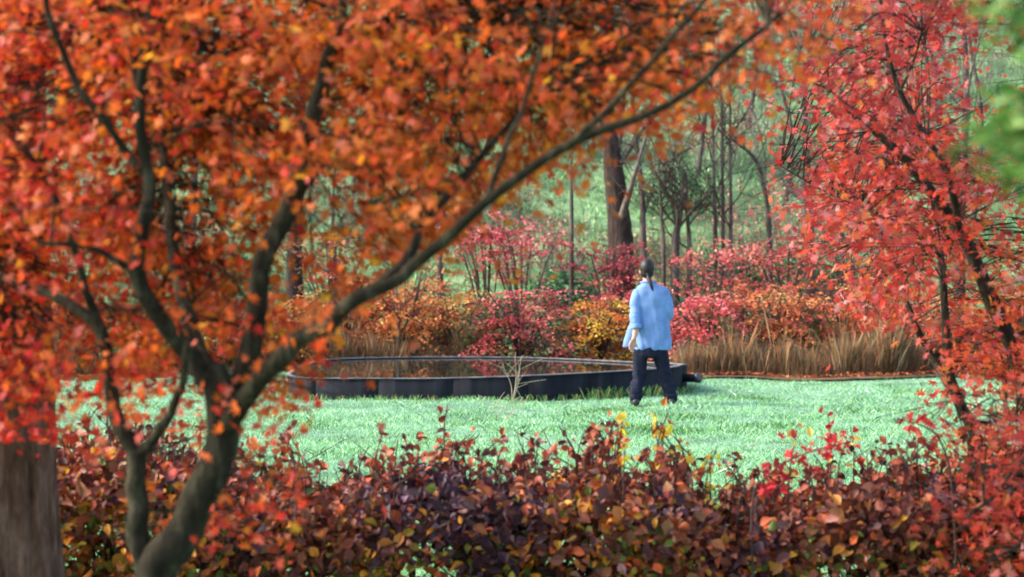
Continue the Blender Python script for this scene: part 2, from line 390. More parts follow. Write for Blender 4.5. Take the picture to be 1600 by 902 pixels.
# tawny ornamental grass clumps
def grass_clump(px, Y, w, h, label, pa=None):
    cx = (px-800)/FPX*Y; zz = float(gz(np.array(cx), np.array(Y))); root = empty('ornamental_grass', (cx, Y, zz), label, 'grass clump', 'tawny grass clumps along the bed')
    N = 3000; a = rng.random(N)*6.28; s = np.sqrt(rng.random(N))*w/2
    pos = np.stack([cx+np.cos(a)*s, Y+np.sin(a)*s*.6, np.full(N, zz)], -1); hv = (.8+.22*np.sin(pos[:, 0]*5.3+px)+.14*np.sin(pos[:, 0]*13+px))*(1+.45*(rng.random(N) < .07))
    blades('blade', pos, h*hv*(.3+.62*rng.random(N)**1.2), np.full(N, .006), .05+.2*rng.random(N)**2, pal(pa or [(128, 104, 78), (158, 134, 102), (100, 80, 60), (140, 92, 64), (92, 86, 56), (160, 116, 76)], N, None, .3), M_dry, 'stuff', root)
for (px, Y, w, h, lab) in [(1105, 27.4, 1.1, .62, 'low tawny grass clump just right of the basin spout'), (1190, 27.5, 1.2, .75, 'tawny grass clump under the red orange shrub'),
    (1275, 27.3, 1.2, .8, 'straw coloured grass clump under the rusty shrub'), (1360, 27.4, 1.2, .95, 'tall tawny grass clump left of the maple stems'),
    (1430, 27.6, 1.2, .95, 'tall tawny grass clump behind the forked maple stem'), (1520, 27.4, 1.2, .8, 'straw coloured grass clump at the right edge'),
    (690, 29.9, 1.2, .8, 'tawny stems over the middle of the black basin'), (610, 29.7, 1.2, .7, 'tawny stems behind the thin sapling over the basin'),
    (520, 29.6, 1.4, .8, 'straw coloured grass behind the left end of the basin'), (400, 29.3, 1.4, .7, 'straw coloured grass left of the basin'), (120, 27.6, 1.6, .8, 'buff grass clump between furrowed trunk and maple stem')]:
    grass_clump(px, Y, w, h, lab)

# ---------------------------------------------------------------- far bare trees
def bare_tree(name, path, rad, label, twigs=40, tl=1.2, mat=M_farbark, tmat=M_twig, group=None, cat='tree', branches=8, leaves=None):
    pts = spline(path, 6); base = pts[0].copy()
    root = empty(name, base, label, cat, group)
    mb = MB(); mb.tube(pts, np.linspace(rad, rad*.35, len(pts)), 8, .12); mb.build('trunk', mat, root)
    mb = MB(); lp = []
    n = len(pts); ends = []
    for b in range(branches):
        i = int(n*(.3+.68*rng.random())); i = min(i, n-1); a = rng.random()*6.28; L = tl*(.6+.8*rng.random())
        d = unit(np.array([math.cos(a), math.sin(a), .9+.5*rng.random()])); p0 = pts[i]; p1 = p0+d*L*.5+rng.normal(size=3)*.06; p2 = p0+d*L+rng.normal(size=3)*.12+[0, 0, .15*L]
        br = spline([p0, p1, p2], 5); r = rad*.4*(1-.6*i/n); mb.tube(br, np.linspace(r, .008, len(br)), 4, cap=False)
        for q in range(max(1, twigs//branches)):
            j = rng.integers(2, len(br)); dd = unit(d+rng.normal(size=3)*.6); l = L*(.2+.4*rng.random())
            e = br[j]+dd*l; mb.tube([br[j], (br[j]+e)/2+rng.normal(size=3)*.03, e], [.010, .008, .005], 3, cap=False); lp.append(e); lp.append((e+br[j])/2)
            for z in range(2):
                f = e+unit(dd+rng.normal(size=3)*.7)*l*.6; mb.tube([(e+br[j])/2 if z else e, f], [.007, .004], 3, cap=False); lp.append(f)
    mb.build('crown', tmat, root)
    if leaves:
        lp = np.array(lp); k = leaves[1]; Pn = np.repeat(lp, k, 0)+rng.normal(size=(len(lp)*k, 3))*.08
        scatter('foliage', TD, Pn, rng.normal(size=(len(Pn), 3))+[0, 0, .5], .05+.04*rng.random(len(Pn)), pal(leaves[0], len(Pn), None, .25), M_far, root)
M_thick = noise_mat('dark_furrowed_bark', [(.3, (.018, .012, .010)), (.5, (.05, .034, .027)), (.75, (.13, .09, .075))], (1, 1, .2), 12, 8, .9, .9, .04, spec=.1)
def gp(px, Y, z=None):
    x = (px-800)/FPX*Y; return np.array([x, Y, float(gz(np.array(x), np.array(Y)))-.05 if z is None else z])
g1 = 'bare trees at the foot of the hillside'
bare_tree('bare_tree', [gp(972, 34.5), P(970, 400, 34.5), P(966, 330, 34.5), P(955, 240, 34.5), P(945, 140, 34.6), P(950, -60, 34.8)], .29, 'thick brown far trunk rising behind the left of the person', 80, 2.2, group=g1, branches=12, mat=M_thick)
bare_tree('bare_tree', [gp(1010, 34.2), P(1005, 380, 34.2), P(1003, 300, 34.3), P(990, 180, 34.4), P(985, 0, 34.6)], .075, 'slim dark trunk straight above the head of the person', 50, 1.4, group=g1)
bare_tree('bare_tree', [gp(893, 33.4), P(893, 350, 33.4), P(893, 290, 33.4), P(893, 230, 33.4)], .05, 'thin upright pole of a young tree above the yellow shrub', 12, .6, group=g1, branches=3, mat=M_farbark)
for (a, b, r, lab) in [(1037, 1030, .05, 'leftmost stem of the dark cluster right of the person'), (1055, 1068, .10, 'stoutest stem of the dark cluster right of the person'), (1077, 1072, .06, 'rightmost stem of the dark cluster right of the person')]:
    bare_tree('bare_tree', [gp(a, 34.0), P(a, 390, 34), P((a+b)/2, 340, 34), P(b, 270, 34.1)], r, lab, 40, 1.0, group=g1, mat=M_farbark, tmat=M_darktwig)
for (a, b, lab) in [(1118, 1112, 'leftmost of three slender stems near the middle right'), (1130, 1127, 'middle one of three slender stems near the middle right'), (1142, 1140, 'rightmost of three slender stems near the middle right')]:
    bare_tree('bare_tree', [gp(a, 34.4), P(a, 380, 34.4), P((a+b)/2, 260, 34.5), P(b, 150, 34.6), P(b-6, 40, 34.7)], .045, lab, 40, 1.1, group=g1, tmat=M_darktwig)
bare_tree('bare_tree', [gp(1205, 35), P(1202, 380, 35), P(1197, 310, 35), P(1180, 250, 35), P(1140, 215, 35)], .07, 'curved trunk bending left beside the red maple', 50, 1.2, group=g1)
bare_tree('bare_tree', [gp(1266, 34.5), P(1266, 400, 34.5), P(1262, 300, 34.6), P(1255, 120, 34.8)], .13, 'dark trunk half hidden by the left side of the red maple', 60, 1.6, group=g1)
bare_tree('bare_tree', [gp(462, 33.6), P(460, 440, 33.6), P(462, 350, 33.6), P(470, 200, 33.8), P(475, 20, 34)], .2, 'dark far trunk behind the steep middle limb of the front maple', 60, 1.8, group=g1, mat=M_darktwig)
bare_tree('bare_tree', [gp(522, 33.8), P(522, 400, 33.8), P(520, 340, 33.8), P(524, 250, 33.9)], .05, 'short thin trunk right of the grey boulder', 20, .8, group=g1)
bare_tree('bare_tree', [gp(628, 29.6), P(624, 560, 29.6), P(622, 500, 29.6), P(618, 440, 29.7)], .045, 'small leaning sapling stem rising behind the basin', 30, .6, group=g1, tmat=M_darktwig, leaves=(ORG, 4))
for i, (px, Y, r, lab) in enumerate([(300, 35, .12, 'far trunk glimpsed right of the second maple limb'), (40, 34, .16, 'far trunk glimpsed beside the furrowed trunk'), (1395, 34.5, .08, 'far trunk glimpsed through the middle of the red maple'),
      (1500, 35, .12, 'far trunk glimpsed near the right edge'), (690, 36, .07, 'slim far trunk behind the long maple limb'), (1320, 36, .06, 'slim far trunk at the upper right')]):
    bare_tree('bare_tree', [gp(px, Y), P(px+6*math.sin(i), 330, Y), P(px+10*math.cos(i*2), 150, Y), P(px, -40, Y)], r, lab, 60, 1.8, group=g1)
# grey twiggy trees higher up the slope
for i, (px, Y) in enumerate([(1090, 44), (1170, 47), (1225, 42), (1330, 48), (1450, 45), (1520, 41), (1600, 46), (760, 46), (860, 50), (960, 44), (400, 46), (250, 43), (90, 47)]):
    b = gp(px, Y); h = 4+2*rng.random()
    bare_tree('bare_tree', [b, b+[.2, 0, h*.4], b+[-.1, 0, h*.75], b+[.1, .1, h]], .07, 'grey twiggy tree on the slope, ' + ['left of the top gap', 'right of the top gap', 'above the curved trunk', 'behind the red maple top', 'right of the red maple top', 'beside the green conifer', 'behind the green conifer',
      'above the airy pink shrubs', 'above the thin pole', 'above the thick trunk', 'behind the steep maple limb', 'behind the upright maple limb', 'at the upper left'][i], 110, 1.5, group='grey twiggy trees up the slope', branches=16)

# low green bushes on slope
def bush(px, Y, w, h, label):
    b = gp(px, Y); root = empty('green_bush', b, label, 'bush', 'low green bushes on the slope'); N = 1500
    d = unit(rng.normal(size=(N, 3))); d[:, 2] = abs(d[:, 2]); lump = 1+.25*np.sin(d[:, 0]*5+px)*np.sin(d[:, 2]*6)
    pos = b+d*(np.array([w/2, w/2, h])*(.6+.4*rng.random(N))[:, None]*lump[:, None])
    scatter('foliage', TD, pos, d+rng.normal(size=(N, 3))*.6, .08+.06*rng.random(N), pal([(60, 100, 60), (100, 140, 90), (40, 74, 44)], N, None, .3), M_far, root)
    mb = MB(); stems_mb(mb, b, 8, h*.8, w*.4, .02); mb.build('stem', M_darktwig, root)
for px, Y, w, h, lab in [(1130, 38, 1.8, .8, 'green bush behind the three slender stems'), (880, 37, 1.5, .6, 'green bush behind the thin pole'), (1240, 37.5, 2, 1, 'green bush behind the curved trunk'), (560, 37, 1.6, .7, 'green bush right of the grey boulder'), (1060, 42, 2.2, .9, 'green bush highest on the slope'), (350, 38, 2.4, 1.2, 'green bush seen between left maple limbs')]:
    bush(px, Y, w, h, lab)

def brush(px, Y, w, h, label, pa):
    b = gp(px, Y); root = empty('brushwood', b, label, 'thicket', 'brown thickets up the slope'); mb = MB(); E = []
    for k in range(60):
        a = rng.random()*6.28; s_ = w/2*math.sqrt(rng.random()); p0 = b+[math.cos(a)*s_, math.sin(a)*s_*.6, float(gz(b[0]+math.cos(a)*s_, b[1]+math.sin(a)*s_*.6))-b[2]-.05]
        e = p0+[rng.normal()*.25, rng.normal()*.2, h*(.4+.7*rng.random())]; m = (p0+e)/2+rng.normal(size=3)*.06; mb.tube([p0, m, e], [.012, .008, .004], 3, cap=False)
        for q in range(3):
            t = .4+.6*rng.random(); o_ = p0+(e-p0)*t; f = o_+[rng.normal()*.2, rng.normal()*.2, .2*rng.random()]; mb.tube([o_, f], [.006, .003], 3, cap=False); E.append(f)
    mb.build('stem', M_twig, root, 'stuff'); E = np.array(E); k = 5; Pn = np.repeat(E, k, 0)+rng.normal(size=(len(E)*k, 3))*.09
    scatter('foliage', TD, Pn, rng.normal(size=(len(Pn), 3))+[0, 0, .5], .05+.05*rng.random(len(Pn)), pal(pa, len(Pn), None, .3), M_far, root)
BR = [(150, 116, 84), (120, 96, 70), (176, 140, 104), (96, 110, 70)]; PK = [(196, 130, 116), (170, 100, 90), (150, 120, 96)]
for i, (px, Y, w, h) in enumerate([(1180, 39, 2.6, 1.5), (1085, 37, 1.8, 1.0), (1290, 40, 2.8, 1.8), (1000, 38.5, 1.6, .8), (845, 38, 2.0, 1.2), (760, 41, 2.4, 1.4), (1140, 45, 3.0, 1.6), (1220, 50, 3.6, 2.0), (1400, 44, 3.2, 2.0), (1500, 48, 4, 2.4), (1330, 53, 4, 2.2), (600, 40, 2.4, 1.3), (450, 42, 3, 1.6), (260, 39, 3, 1.8), (110, 41, 3, 1.8), (940, 46, 2.6, 1.2), (1060, 54, 4, 2.0), (1450, 57, 5, 2.6)]):
    brush(px, Y, w, h, ['pinkish', 'brown'][i % 2]+' twiggy thicket on the slope, '+['behind the curved bare trunk', 'between dark stem cluster and slender stems', 'left of the red maple', 'behind the slim trunk above the head', 'left of the thin pole', 'above the amber shrub', 'behind the three slender stems high up',
       'high above the curved trunk', 'behind the top of the red maple', 'behind the green conifer bough', 'highest behind the red maple', 'right of the steep maple limb', 'left of the steep maple limb', 'between the upright maple limbs', 'beside the furrowed trunk', 'high above the thick trunk', 'in the top gap between the maples', 'at the top right corner'][i], PK if i % 2 == 0 else BR)

# boulder
import bmesh
def boulder(loc, s, label):
    bm = bmesh.new(); bmesh.ops.create_icosphere(bm, subdivisions=4, radius=1)
    for v in bm.verts:
        c = v.co; k = 1+.14*math.sin(c.x*3+1)*math.cos(c.y*4)+.08*math.sin(c.z*7+c.x*5)+.04*math.sin(c.x*13+c.y*11)
        v.co = Vector((c.x*k*s[0], c.y*k*s[1], c.z*k*s[2]))
    me = bpy.data.meshes.new('boulder'); bm.to_mesh(me); bm.free()
    o = link('boulder', me, noise_mat('grey_stone', [(.3, (.12, .13, .14)), (.6, (.30, .32, .34)), (.75, (.42, .44, .45))], (1, 1, 1), 4, 8, .85, .5, .05), smooth=True)
    o.location = loc; tag(o, label, 'boulder')
b = gp(492, 35.6); boulder((b[0], b[1], b[2]+.15), (.55, .4, .42), 'grey boulder at the foot of the slope behind the salmon shrub')

# ---------------------------------------------------------------- basin with water
base = spline([(-2.98, 25.0), (-2.88, 23.2), (-2.45, 22.5), (-1.2, 22.35), (0.2, 22.42), (1.3, 22.8), (2.05, 23.5), (2.38, 24.55)], 6)
back = spline([(2.36, 24.55), (2.15, 26.0), (1.3, 27.2), (0.2, 28.1), (-1.1, 28.3), (-2.4, 27.9), (-2.9, 27.0), (-2.98, 25.0)], 6)
ring = np.vstack([base, back[1:-1]])
def rimz(p): 
    t = np.clip((p[:, 0]+1.4)/3.6, 0, 1); return .258+.078*t*t*(3-2*t)*np.clip((26.6-p[:, 1])/2.4, 0, 1)
M_basin, t_, p_, o_ = newmat('black_tarred_wall')
tc = t_.nodes.new('ShaderNodeTexCoord'); mp = t_.nodes.new('ShaderNodeMapping'); mp.inputs['Scale'].default_value = (3.5, 3.5, .35)
n1 = t_.nodes.new('ShaderNodeTexNoise'); n1.inputs['Scale'].default_value = 3; n1.inputs['Detail'].default_value = 8
t_.links.new(tc.outputs['Object'], mp.inputs[0]); t_.links.new(mp.outputs[0], n1.inputs['Vector'])
cr = t_.nodes.new('ShaderNodeValToRGB'); e = cr.color_ramp.elements; e[0].position = .35; e[0].color = (.008, .009, .012, 1); e[1].position = .85; e[1].color = (.030, .033, .038, 1)
m_ = e.new(.62); m_.color = (.015, .017, .022, 1)
t_.links.new(n1.outputs['Fac'], cr.inputs[0]); t_.links.new(cr.outputs[0], p_.inputs['Base Color']); p_.inputs['Roughness'].default_value = .8; p_.inputs['Specular IOR Level'].default_value = .1
M_rim = noise_mat('weathered_rim', [(.3, (.08, .075, .08)), (.7, (.24, .22, .22))], (1, 1, 1), 6, 5, .9, .1, spec=.1)
pc = np.array([-1.0, 25.2])
root = empty('water_basin', (pc[0], pc[1], 0), 'low black walled basin brimming with water, set on the lawn behind the person', 'basin')
n = len(ring); nrm = np.roll(ring, -1, 0)-np.roll(ring, 1, 0); nrm = unit(np.stack([nrm[:, 1], -nrm[:, 0]], -1))   # outward
rz = rimz(ring)
# wall plates, each its own piece with a thin recessed joint
plates = list(range(0, n, 4))
for q in plates:
    idx = [(q+k) % n for k in range(5)]
    P2 = ring[idx].copy(); Z2 = rz[idx]; N2 = nrm[idx]
    P2[0] = P2[0]+(P2[1]-P2[0])*.012; P2[-1] = P2[-1]+(P2[-2]-P2[-1])*.012
    pr = .003*rng.random(); V = []; F = []
    for k in range(5):
        o2 = P2[k]+N2[k]*pr; i2 = P2[k]-N2[k]*.035
        V += [(*o2, -.06), (*o2, Z2[k]), (*i2, Z2[k]), (*i2, -.06)]
    for k in range(4):
        a = k*4; b_ = a+4
        F += [(a, b_, b_+1, a+1), (a+1, b_+1, b_+2, a+2), (a+2, b_+2, b_+3, a+3)]
    F += [(0, 1, 2, 3), (16, 19, 18, 17)]
    link('wall_plate', mesh_np('wall_plate', V, F), M_basin, root)
def loopstrip(name, off_o, off_i, z0, z1, mat):
    V = []; F = []
    for k in range(n):
        o2 = ring[k]+nrm[k]*off_o; i2 = ring[k]+nrm[k]*off_i
        V += [(*o2, rz[k]+z0), (*o2, rz[k]+z1), (*i2, rz[k]+z1), (*i2, rz[k]+z0)]
    for k in range(n):
        a = k*4; b_ = ((k+1) % n)*4
        for s in range(4): F.append((a+s, b_+s, b_+(s+1) % 4, a+(s+1) % 4))
    return link(name, mesh_np(name, V, F), mat, root)
loopstrip('rim', .010, -.05, .002, .016, M_rim)
loopstrip('inner_lining', -.037, -.05, -.4, -.002, M_basin)
inner = ring-nrm*.045
me = bpy.data.meshes.new('water'); me.from_pydata([(x, y, .246) for x, y in inner], [], [list(range(n))]); me.update()
M_water, t_, p_, o_ = newmat('still_water'); p_.inputs['Base Color'].default_value = (.02, .025, .02, 1); p_.inputs['Roughness'].default_value = .03; p_.inputs['IOR'].default_value = 1.33
p_.inputs['Specular IOR Level'].default_value = 1.0
nz = t_.nodes.new('ShaderNodeTexNoise'); nz.inputs['Scale'].default_value = 3; bp = t_.nodes.new('ShaderNodeBump'); bp.inputs['Strength'].default_value = .05; bp.inputs['Distance'].default_value = .01
t_.links.new(nz.outputs['Fac'], bp.inputs['Height']); t_.links.new(bp.outputs[0], p_.inputs['Normal'])
if me.polygons[0].normal.z < 0: me.flip_normals()
link('water', me, M_water, root)
M_pipe = noise_mat('black_pipe', [(.3, (.012, .012, .014)), (.7, (.03, .03, .034))], (1, 1, 1), 8, 3, .3, 0, spec=.6)
mb = MB(); p0 = P(1040, 590, 24.4); p1 = P(1094, 591, 24.1); ax = [p0, p0+(p1-p0)*.5, p1, p1+[0, 0, 0], p1-(p1-p0)*.1]
mb.tube([p0, p0+(p1-p0)*.5, p1-(p1-p0)*.12, p1-(p1-p0)*.115, p1, p1-(p1-p0)*.002, p1-(p1-p0)*.3], [.058, .058, .058, .066, .066, .050, .045], 20); mb.build('spout_pipe', M_pipe, root)
# weeds at the foot of the wall
N = 2600; k = rng.integers(0, len(base), N); t = rng.random(N)
pos = np.hstack([ring[k]+nrm[k]*(.02+.12*rng.random(N))[:, None]+rng.normal(size=(N, 2))*.04, np.zeros((N, 1))])
kk = ((pos[:, 0] > .9) & (pos[:, 0] < 1.9)) | (rng.random(N) < .3); pos = pos[kk]; N = len(pos)
blades('wall_weeds', pos, .05+.11*rng.random(N)*np.where((pos[:, 0] > .9) & (pos[:, 0] < 2.1), 1.1, .35), np.full(N, .014), np.full(N, .4), pal([(80, 130, 70), (120, 170, 100), (60, 90, 50), (170, 160, 90)], N), M_grass)

# dry stalks in front of the basin
def stalk(px, Y, h, label, col_=None):
    b = gp(px, Y, 0); root = empty('dry_weed', b, label, 'weed', 'dry stalks on the lawn'); mb = MB()
    for k in range(4):
        l = rng.normal()*.12; e = b+[l, rng.normal()*.05, h*(.7+.3*rng.random())]; m = (b+e)/2+[rng.normal()*.03, 0, 0]
        s = spline([b, m, e], 5); mb.tube(s, np.linspace(.0042, .002, len(s)), 4, cap=False)
        for q in range(4):
            j = rng.integers(3, 10); mb.tube([s[j], s[j]+[rng.normal()*.12, 0, .05+.12*rng.random()]], [.003, .002], 3, cap=False)
    mb.build('stalk', noise_mat('dry_stalk', [(.3, (.30, .24, .15)), (.7, (.5, .42, .28))], (1, 1, 1), 10, 3, .8, 0), root)
stalk(800, 21.9, .62, 'pale dry branching stalk in front of the basin wall')
stalk(786, 19.0, .25, 'short dry stalk nearest on the lawn below the basin')

# ---------------------------------------------------------------- person
def ring_loft(mb, rows, sides=24, pleat=None):
    """rows: (x,y,z,rx,ry) horizontal-ish rings; closed ends"""
    pts = np.array([r[:3] for r in rows], float); n = len(rows); a = np.arange(sides)/sides*2*np.pi; V = []
    for i, r in enumerate(rows):
        for k, t in enumerate(a):
            f = 1 if pleat is None else pleat(i/(n-1), t)
            V.append((r[0]+math.cos(t)*r[3]*f, r[1]+math.sin(t)*r[4]*f, r[2]))
    F = []
    for i in range(n-1):
        for k in range(sides): F.append((i*sides+k, i*sides+(k+1) % sides, (i+1)*sides+(k+1) % sides, (i+1)*sides+k))
    V += [tuple(pts[0]), tuple(pts[-1])]
    for k in range(sides):
        F.append((k, n*sides, n*sides, (k+1) % sides)); F.append(((n-1)*sides+k, (n-1)*sides+(k+1) % sides, n*sides+1, n*sides+1))
    mb.add(V, F)
def rows_interp(rows, m=5):
    return spline(rows, m)
def ellipsoid(mb, c, r, u=20, v=12):
    rows = []
    for i in range(1, v):
        t = math.pi*i/v; rows.append((c[0], c[1], c[2]-math.cos(t)*r[2], math.sin(t)*r[0], math.sin(t)*r[1]))
    rows = [(c[0], c[1], c[2]-r[2]*.998, r[0]*.05, r[1]*.05)]+rows+[(c[0], c[1], c[2]+r[2]*.998, r[0]*.05, r[1]*.05)]
    ring_loft(mb, rows, u)
def remesh(mb, name, mat, parent, voxel, it=3, fold=None):
    tmp = mb.build('tmp', mat, None)
    md = tmp.modifiers.new('r', 'REMESH'); md.mode = 'VOXEL'; md.voxel_size = voxel; md.use_smooth_shade = True
    sm = tmp.modifiers.new('s', 'SMOOTH'); sm.iterations = it; sm.factor = .5
    dg = bpy.context.evaluated_depsgraph_get(); me = bpy.data.meshes.new_from_object(tmp.evaluated_get(dg))
    bpy.data.objects.remove(tmp, do_unlink=True); me.name = name
    me.materials.clear(); me.materials.append(mat)
    if fold:
        n_ = len(me.vertices); co = np.empty(n_*3); no = np.empty(n_*3); me.vertices.foreach_get('co', co); me.vertex_normals.foreach_get('vector', no)
        co = co.reshape(-1, 3); no = no.reshape(-1, 3); co += no*fold(co)[:, None]; me.vertices.foreach_set('co', co.ravel().astype(np.float32)); me.update()
    o = bpy.data.objects.new(name, me); col.objects.link(o); o.parent = parent; me.shade_smooth()
    return o
def px2(px, py, y=0): return np.array([(px-1015)/132., y, (636-py)/132.])
def simple(name, rgb, rough=.7, spec=.3, bump=0, bs=60):
    m, t, p, o = newmat(name); 
    tc = t.nodes.new('ShaderNodeTexCoord'); nz = t.nodes.new('ShaderNodeTexNoise'); nz.inputs['Scale'].default_value = bs; nz.inputs['Detail'].default_value = 5
    t.links.new(tc.outputs['Object'], nz.inputs['Vector'])
    cr = t.nodes.new('ShaderNodeValToRGB'); cr.color_ramp.elements[0].position = .3; cr.color_ramp.elements[1].position = .7
    cr.color_ramp.elements[0].color = (*[c*.82 for c in rgb], 1); cr.color_ramp.elements[1].color = (*[min(1, c*1.15) for c in rgb], 1)
    t.links.new(nz.outputs['Fac'], cr.inputs[0]); t.links.new(cr.outputs[0], p.inputs['Base Color'])
    p.inputs['Roughness'].default_value = rough; p.inputs['Specular IOR Level'].default_value = spec
    if bump:
        b = t.nodes.new('ShaderNodeBump'); b.inputs['Strength'].default_value = bump; b.inputs['Distance'].default_value = .01
        t.links.new(nz.outputs['Fac'], b.inputs['Height']); t.links.new(b.outputs[0], p.inputs['Normal'])
    return m
M_skin = simple('skin', (.46, .25, .18), .55, .4, 0, 20)
M_shirt = simple('blue_cotton', (.15, .25, .49), .85, .2, .6, 9)
M_trous = simple('navy_cloth', (.010, .012, .026), .85, .15, .4, 16)
M_shoe = simple('black_leather', (.015, .015, .017), .4, .5, .1, 30)
M_hair = noise_mat('dark_hair', [(.3, (.006, .004, .004)), (.7, (.022, .015, .014))], (1, 1, .15), 90, 4, .5, .5, .004)
per = empty('person', (0, 0, 0), 'person with dark ponytail, loose light blue shirt and navy trousers walking away across the lawn', 'person')
# local frame: x right, y away, z up
mb = MB()
headc = px2(1011, 423, .02)
ellipsoid(mb, headc+[0, 0, .01], (.078, .098, .112)); ellipsoid(mb, headc+[0, .045, -.055], (.055, .06, .065))       # skull, jaw
ellipsoid(mb, headc+[0, .105, -.025], (.013, .022, .024)); 
for s in (-1, 1): ellipsoid(mb, headc+[s*.080, .0, -.02], (.012, .022, .032))
mb.tube([headc+[0, -.01, -.06], px2(1013, 450, -.02)], [.052, .06], 16)
torso = rows_interp([(*px2(1017, 446, -.01), .08, .06), (*px2(1018, 458, -.01), .165, .08), (*px2(1018, 480, .01), .16, .085), (*px2(1018, 510, .01), .14, .08), (*px2(1017, 540, .01), .15, .09), (*px2(1016, 556, 0), .14, .09)])
ring_loft(mb, torso)
armL = [px2(994, 460, -.01), px2(990, 492, -.09), px2(991, 500, -.11), px2(992, 518, -.14), px2(989, 532, -.15)]
mb.tube(spline(armL, 5), np.interp(np.linspace(0, 1, 21), [0, .5, .75, 1], [.05, .04, .038, .026]), 14)
armR = [px2(1039, 460, 0), px2(1045, 488, .0), px2(1045, 495, .04), px2(1040, 497, .12), px2(1034, 494, .20)]
mb.tube(spline(armR, 5), np.interp(np.linspace(0, 1, 21), [0, .5, .75, 1], [.05, .04, .038, .026]), 14)
def hand(mb, w, d, side, nrm_):
    """w wrist, d direction of palm, side = thumb-side direction"""
    d = unit(d); side = unit(side-d*np.dot(side, d)); nn = unit(np.cross(d, side))*nrm_
    for k in range(5):
        o = (k-2)*.016; mb.tube([w+side*o*.6, w+d*.045+side*o, w+d*.085+side*o*1.1], [.015, .016, .014], 8)
    for k, L in enumerate([.066, .078, .073, .056]):
        o = (1.5-k)*.0205; a = w+d*.085+side*o
        b1 = a+unit(d+nn*(.25+.07*k))*L*.45; b2 = b1+unit(d+nn*(.8+.1*k))*L*.33; b3 = b2+unit(d*.7+nn*1.1)*L*.22
        mb.tube(spline([a, b1, b2, b3], 3), np.linspace(.0098, .0072, 10), 8)
    a = w+d*.03+side*.03; b1 = a+unit(d*.6+side*.8+nn*.3)*.035; b2 = b1+unit(d+side*.35+nn*.4)*.032
    mb.tube(spline([a, b1, b2], 3), np.linspace(.0135, .009, 7), 8)
hand(mb, px2(989, 532, -.15), np.array([-.32, -.05, -1.]), np.array([.9, .5, 0]), 1)
hand(mb, px2(1034, 494, .20), np.array([-.6, .6, .25]), np.array([0, 0, 1.]), 1)
legL = [px2(1002, 545, .0), px2(999, 590, .02), px2(994, 610, -.04), px2(992, 629, -.07)]
legR = [px2(1030, 545, .0), px2(1039, 590, .04), px2(1046, 612, .02), px2(1050, 630, .0)]
for L in (legL, legR): mb.tube(spline(L, 5), np.interp(np.linspace(0, 1, 16), [0, .33, .6, 1], [.08, .055, .055, .035]), 14)
remesh(mb, 'body', M_skin, per, .0065, 2)
# trousers
mb = MB()
ring_loft(mb, rows_interp([(*px2(1017, 535, 0.01), .15, .10), (*px2(1016, 545, 0), .17, .115), (*px2(1015, 556, 0), .17, .12), (*px2(1015, 561, 0), .13, .1)]))
for L, hem in ((legL, px2(992, 628, -.07)), (legR, px2(1050, 630, .0))):
    pp = spline([L[0], L[1], L[2], hem], 8); q = np.linspace(0, 1, len(pp))
    rr = np.interp(q, [0, .33, .6, 1], [.094, .082, .078, .072])*(1+.035*np.sin(q*26)+.02*np.sin(q*47+1))
    mb.tube(pp, rr, 20, .03)
remesh(mb, 'trousers', M_trous, per, .009, 3, lambda c: .006*np.sin(c[:, 2]*60+c[:, 0]*40)*np.exp(-((c[:, 2]-.33)/.16)**2)+.006*np.sin(c[:, 2]*70)*(c[:, 2] < .16)+.004*np.sin(c[:, 0]*60+c[:, 2]*12))
# shirt
mb = MB()
def pleat(f, t): return 1+(.015+.05*f)*(math.sin(t*5+f*2)*.6+math.sin(t*9+1.3+f*3)*.4)
ring_loft(mb, rows_interp([(*px2(1013, 441, -.01), .065, .06), (*px2(1014, 446, -.01), .105, .075), (*px2(1017, 451, -.01), .175, .09), (*px2(1018, 462, -.01), .20, .11), (*px2(1019, 485, 0), .195, .115),
   (*px2(1019, 510, 0), .20, .12), (*px2(1019, 530, .01), .215, .13), (*px2(1018, 546, .02), .232, .14), (*px2(1018, 548.5, .02), .222, .13)], 5), 64, pleat)
# flap blown forward on the left
ring_loft(mb, rows_interp([(*px2(1002, 485, .06), .06, .05), (*px2(995, 510, .08), .09, .06), (*px2(988, 532, .10), .09, .06), (*px2(985, 545, .11), .085, .055)]), 24)
sl_ = spline([px2(998, 456, -.01), px2(993, 470, -.04), px2(991, 490, -.09), px2(991.5, 500, -.11), px2(993, 514, -.135)], 6); q = np.linspace(0, 1, len(sl_))
mb.tube(sl_, np.interp(q, [0, .2, .6, .92, 1], [.062, .064, .062, .060, .064])*(1+.03*np.sin(q*40)), 20, .03)
sr_ = spline([px2(1037, 456, 0), px2(1042, 470, 0), px2(1045, 488, .0), px2(1045, 495, .04), px2(1040, 497, .12)], 6)
mb.tube(sr_, np.interp(q, [0, .2, .6, 1], [.062, .064, .06, .054])*(1+.03*np.sin(q*40+1)), 20, .03)
remesh(mb, 'shirt', M_shirt, per, .009, 2, lambda c: (np.clip((1.42-c[:, 2])/.6, .15, 1)*(.0050*np.sin(c[:, 0]*41+3*np.sin(c[:, 2]*5))+.0028*np.sin(c[:, 0]*83+c[:, 2]*14))*(c[:, 0] > -.2)
   +.004*np.sin(c[:, 2]*38+c[:, 0]*30)*(c[:, 0] < -.13)*(c[:, 2] > .9)+.003*np.sin(c[:, 2]*27-c[:, 0]*22)))
mb = MB(); mb.tube(spline([px2(1005, 444, .06), px2(1002, 443, -.02), px2(1013, 442, -.075), px2(1024, 443, -.02), px2(1021, 444, .06)], 5), np.full(21, .015), 10); remesh(mb, 'collar', M_shirt, per, .007, 1)
mb = MB(); mb.tube([px2(992.6, 509, -.128), px2(993.2, 515, -.137)], [.068, .066], 18); remesh(mb, 'cuff', M_shirt, per, .008, 1)
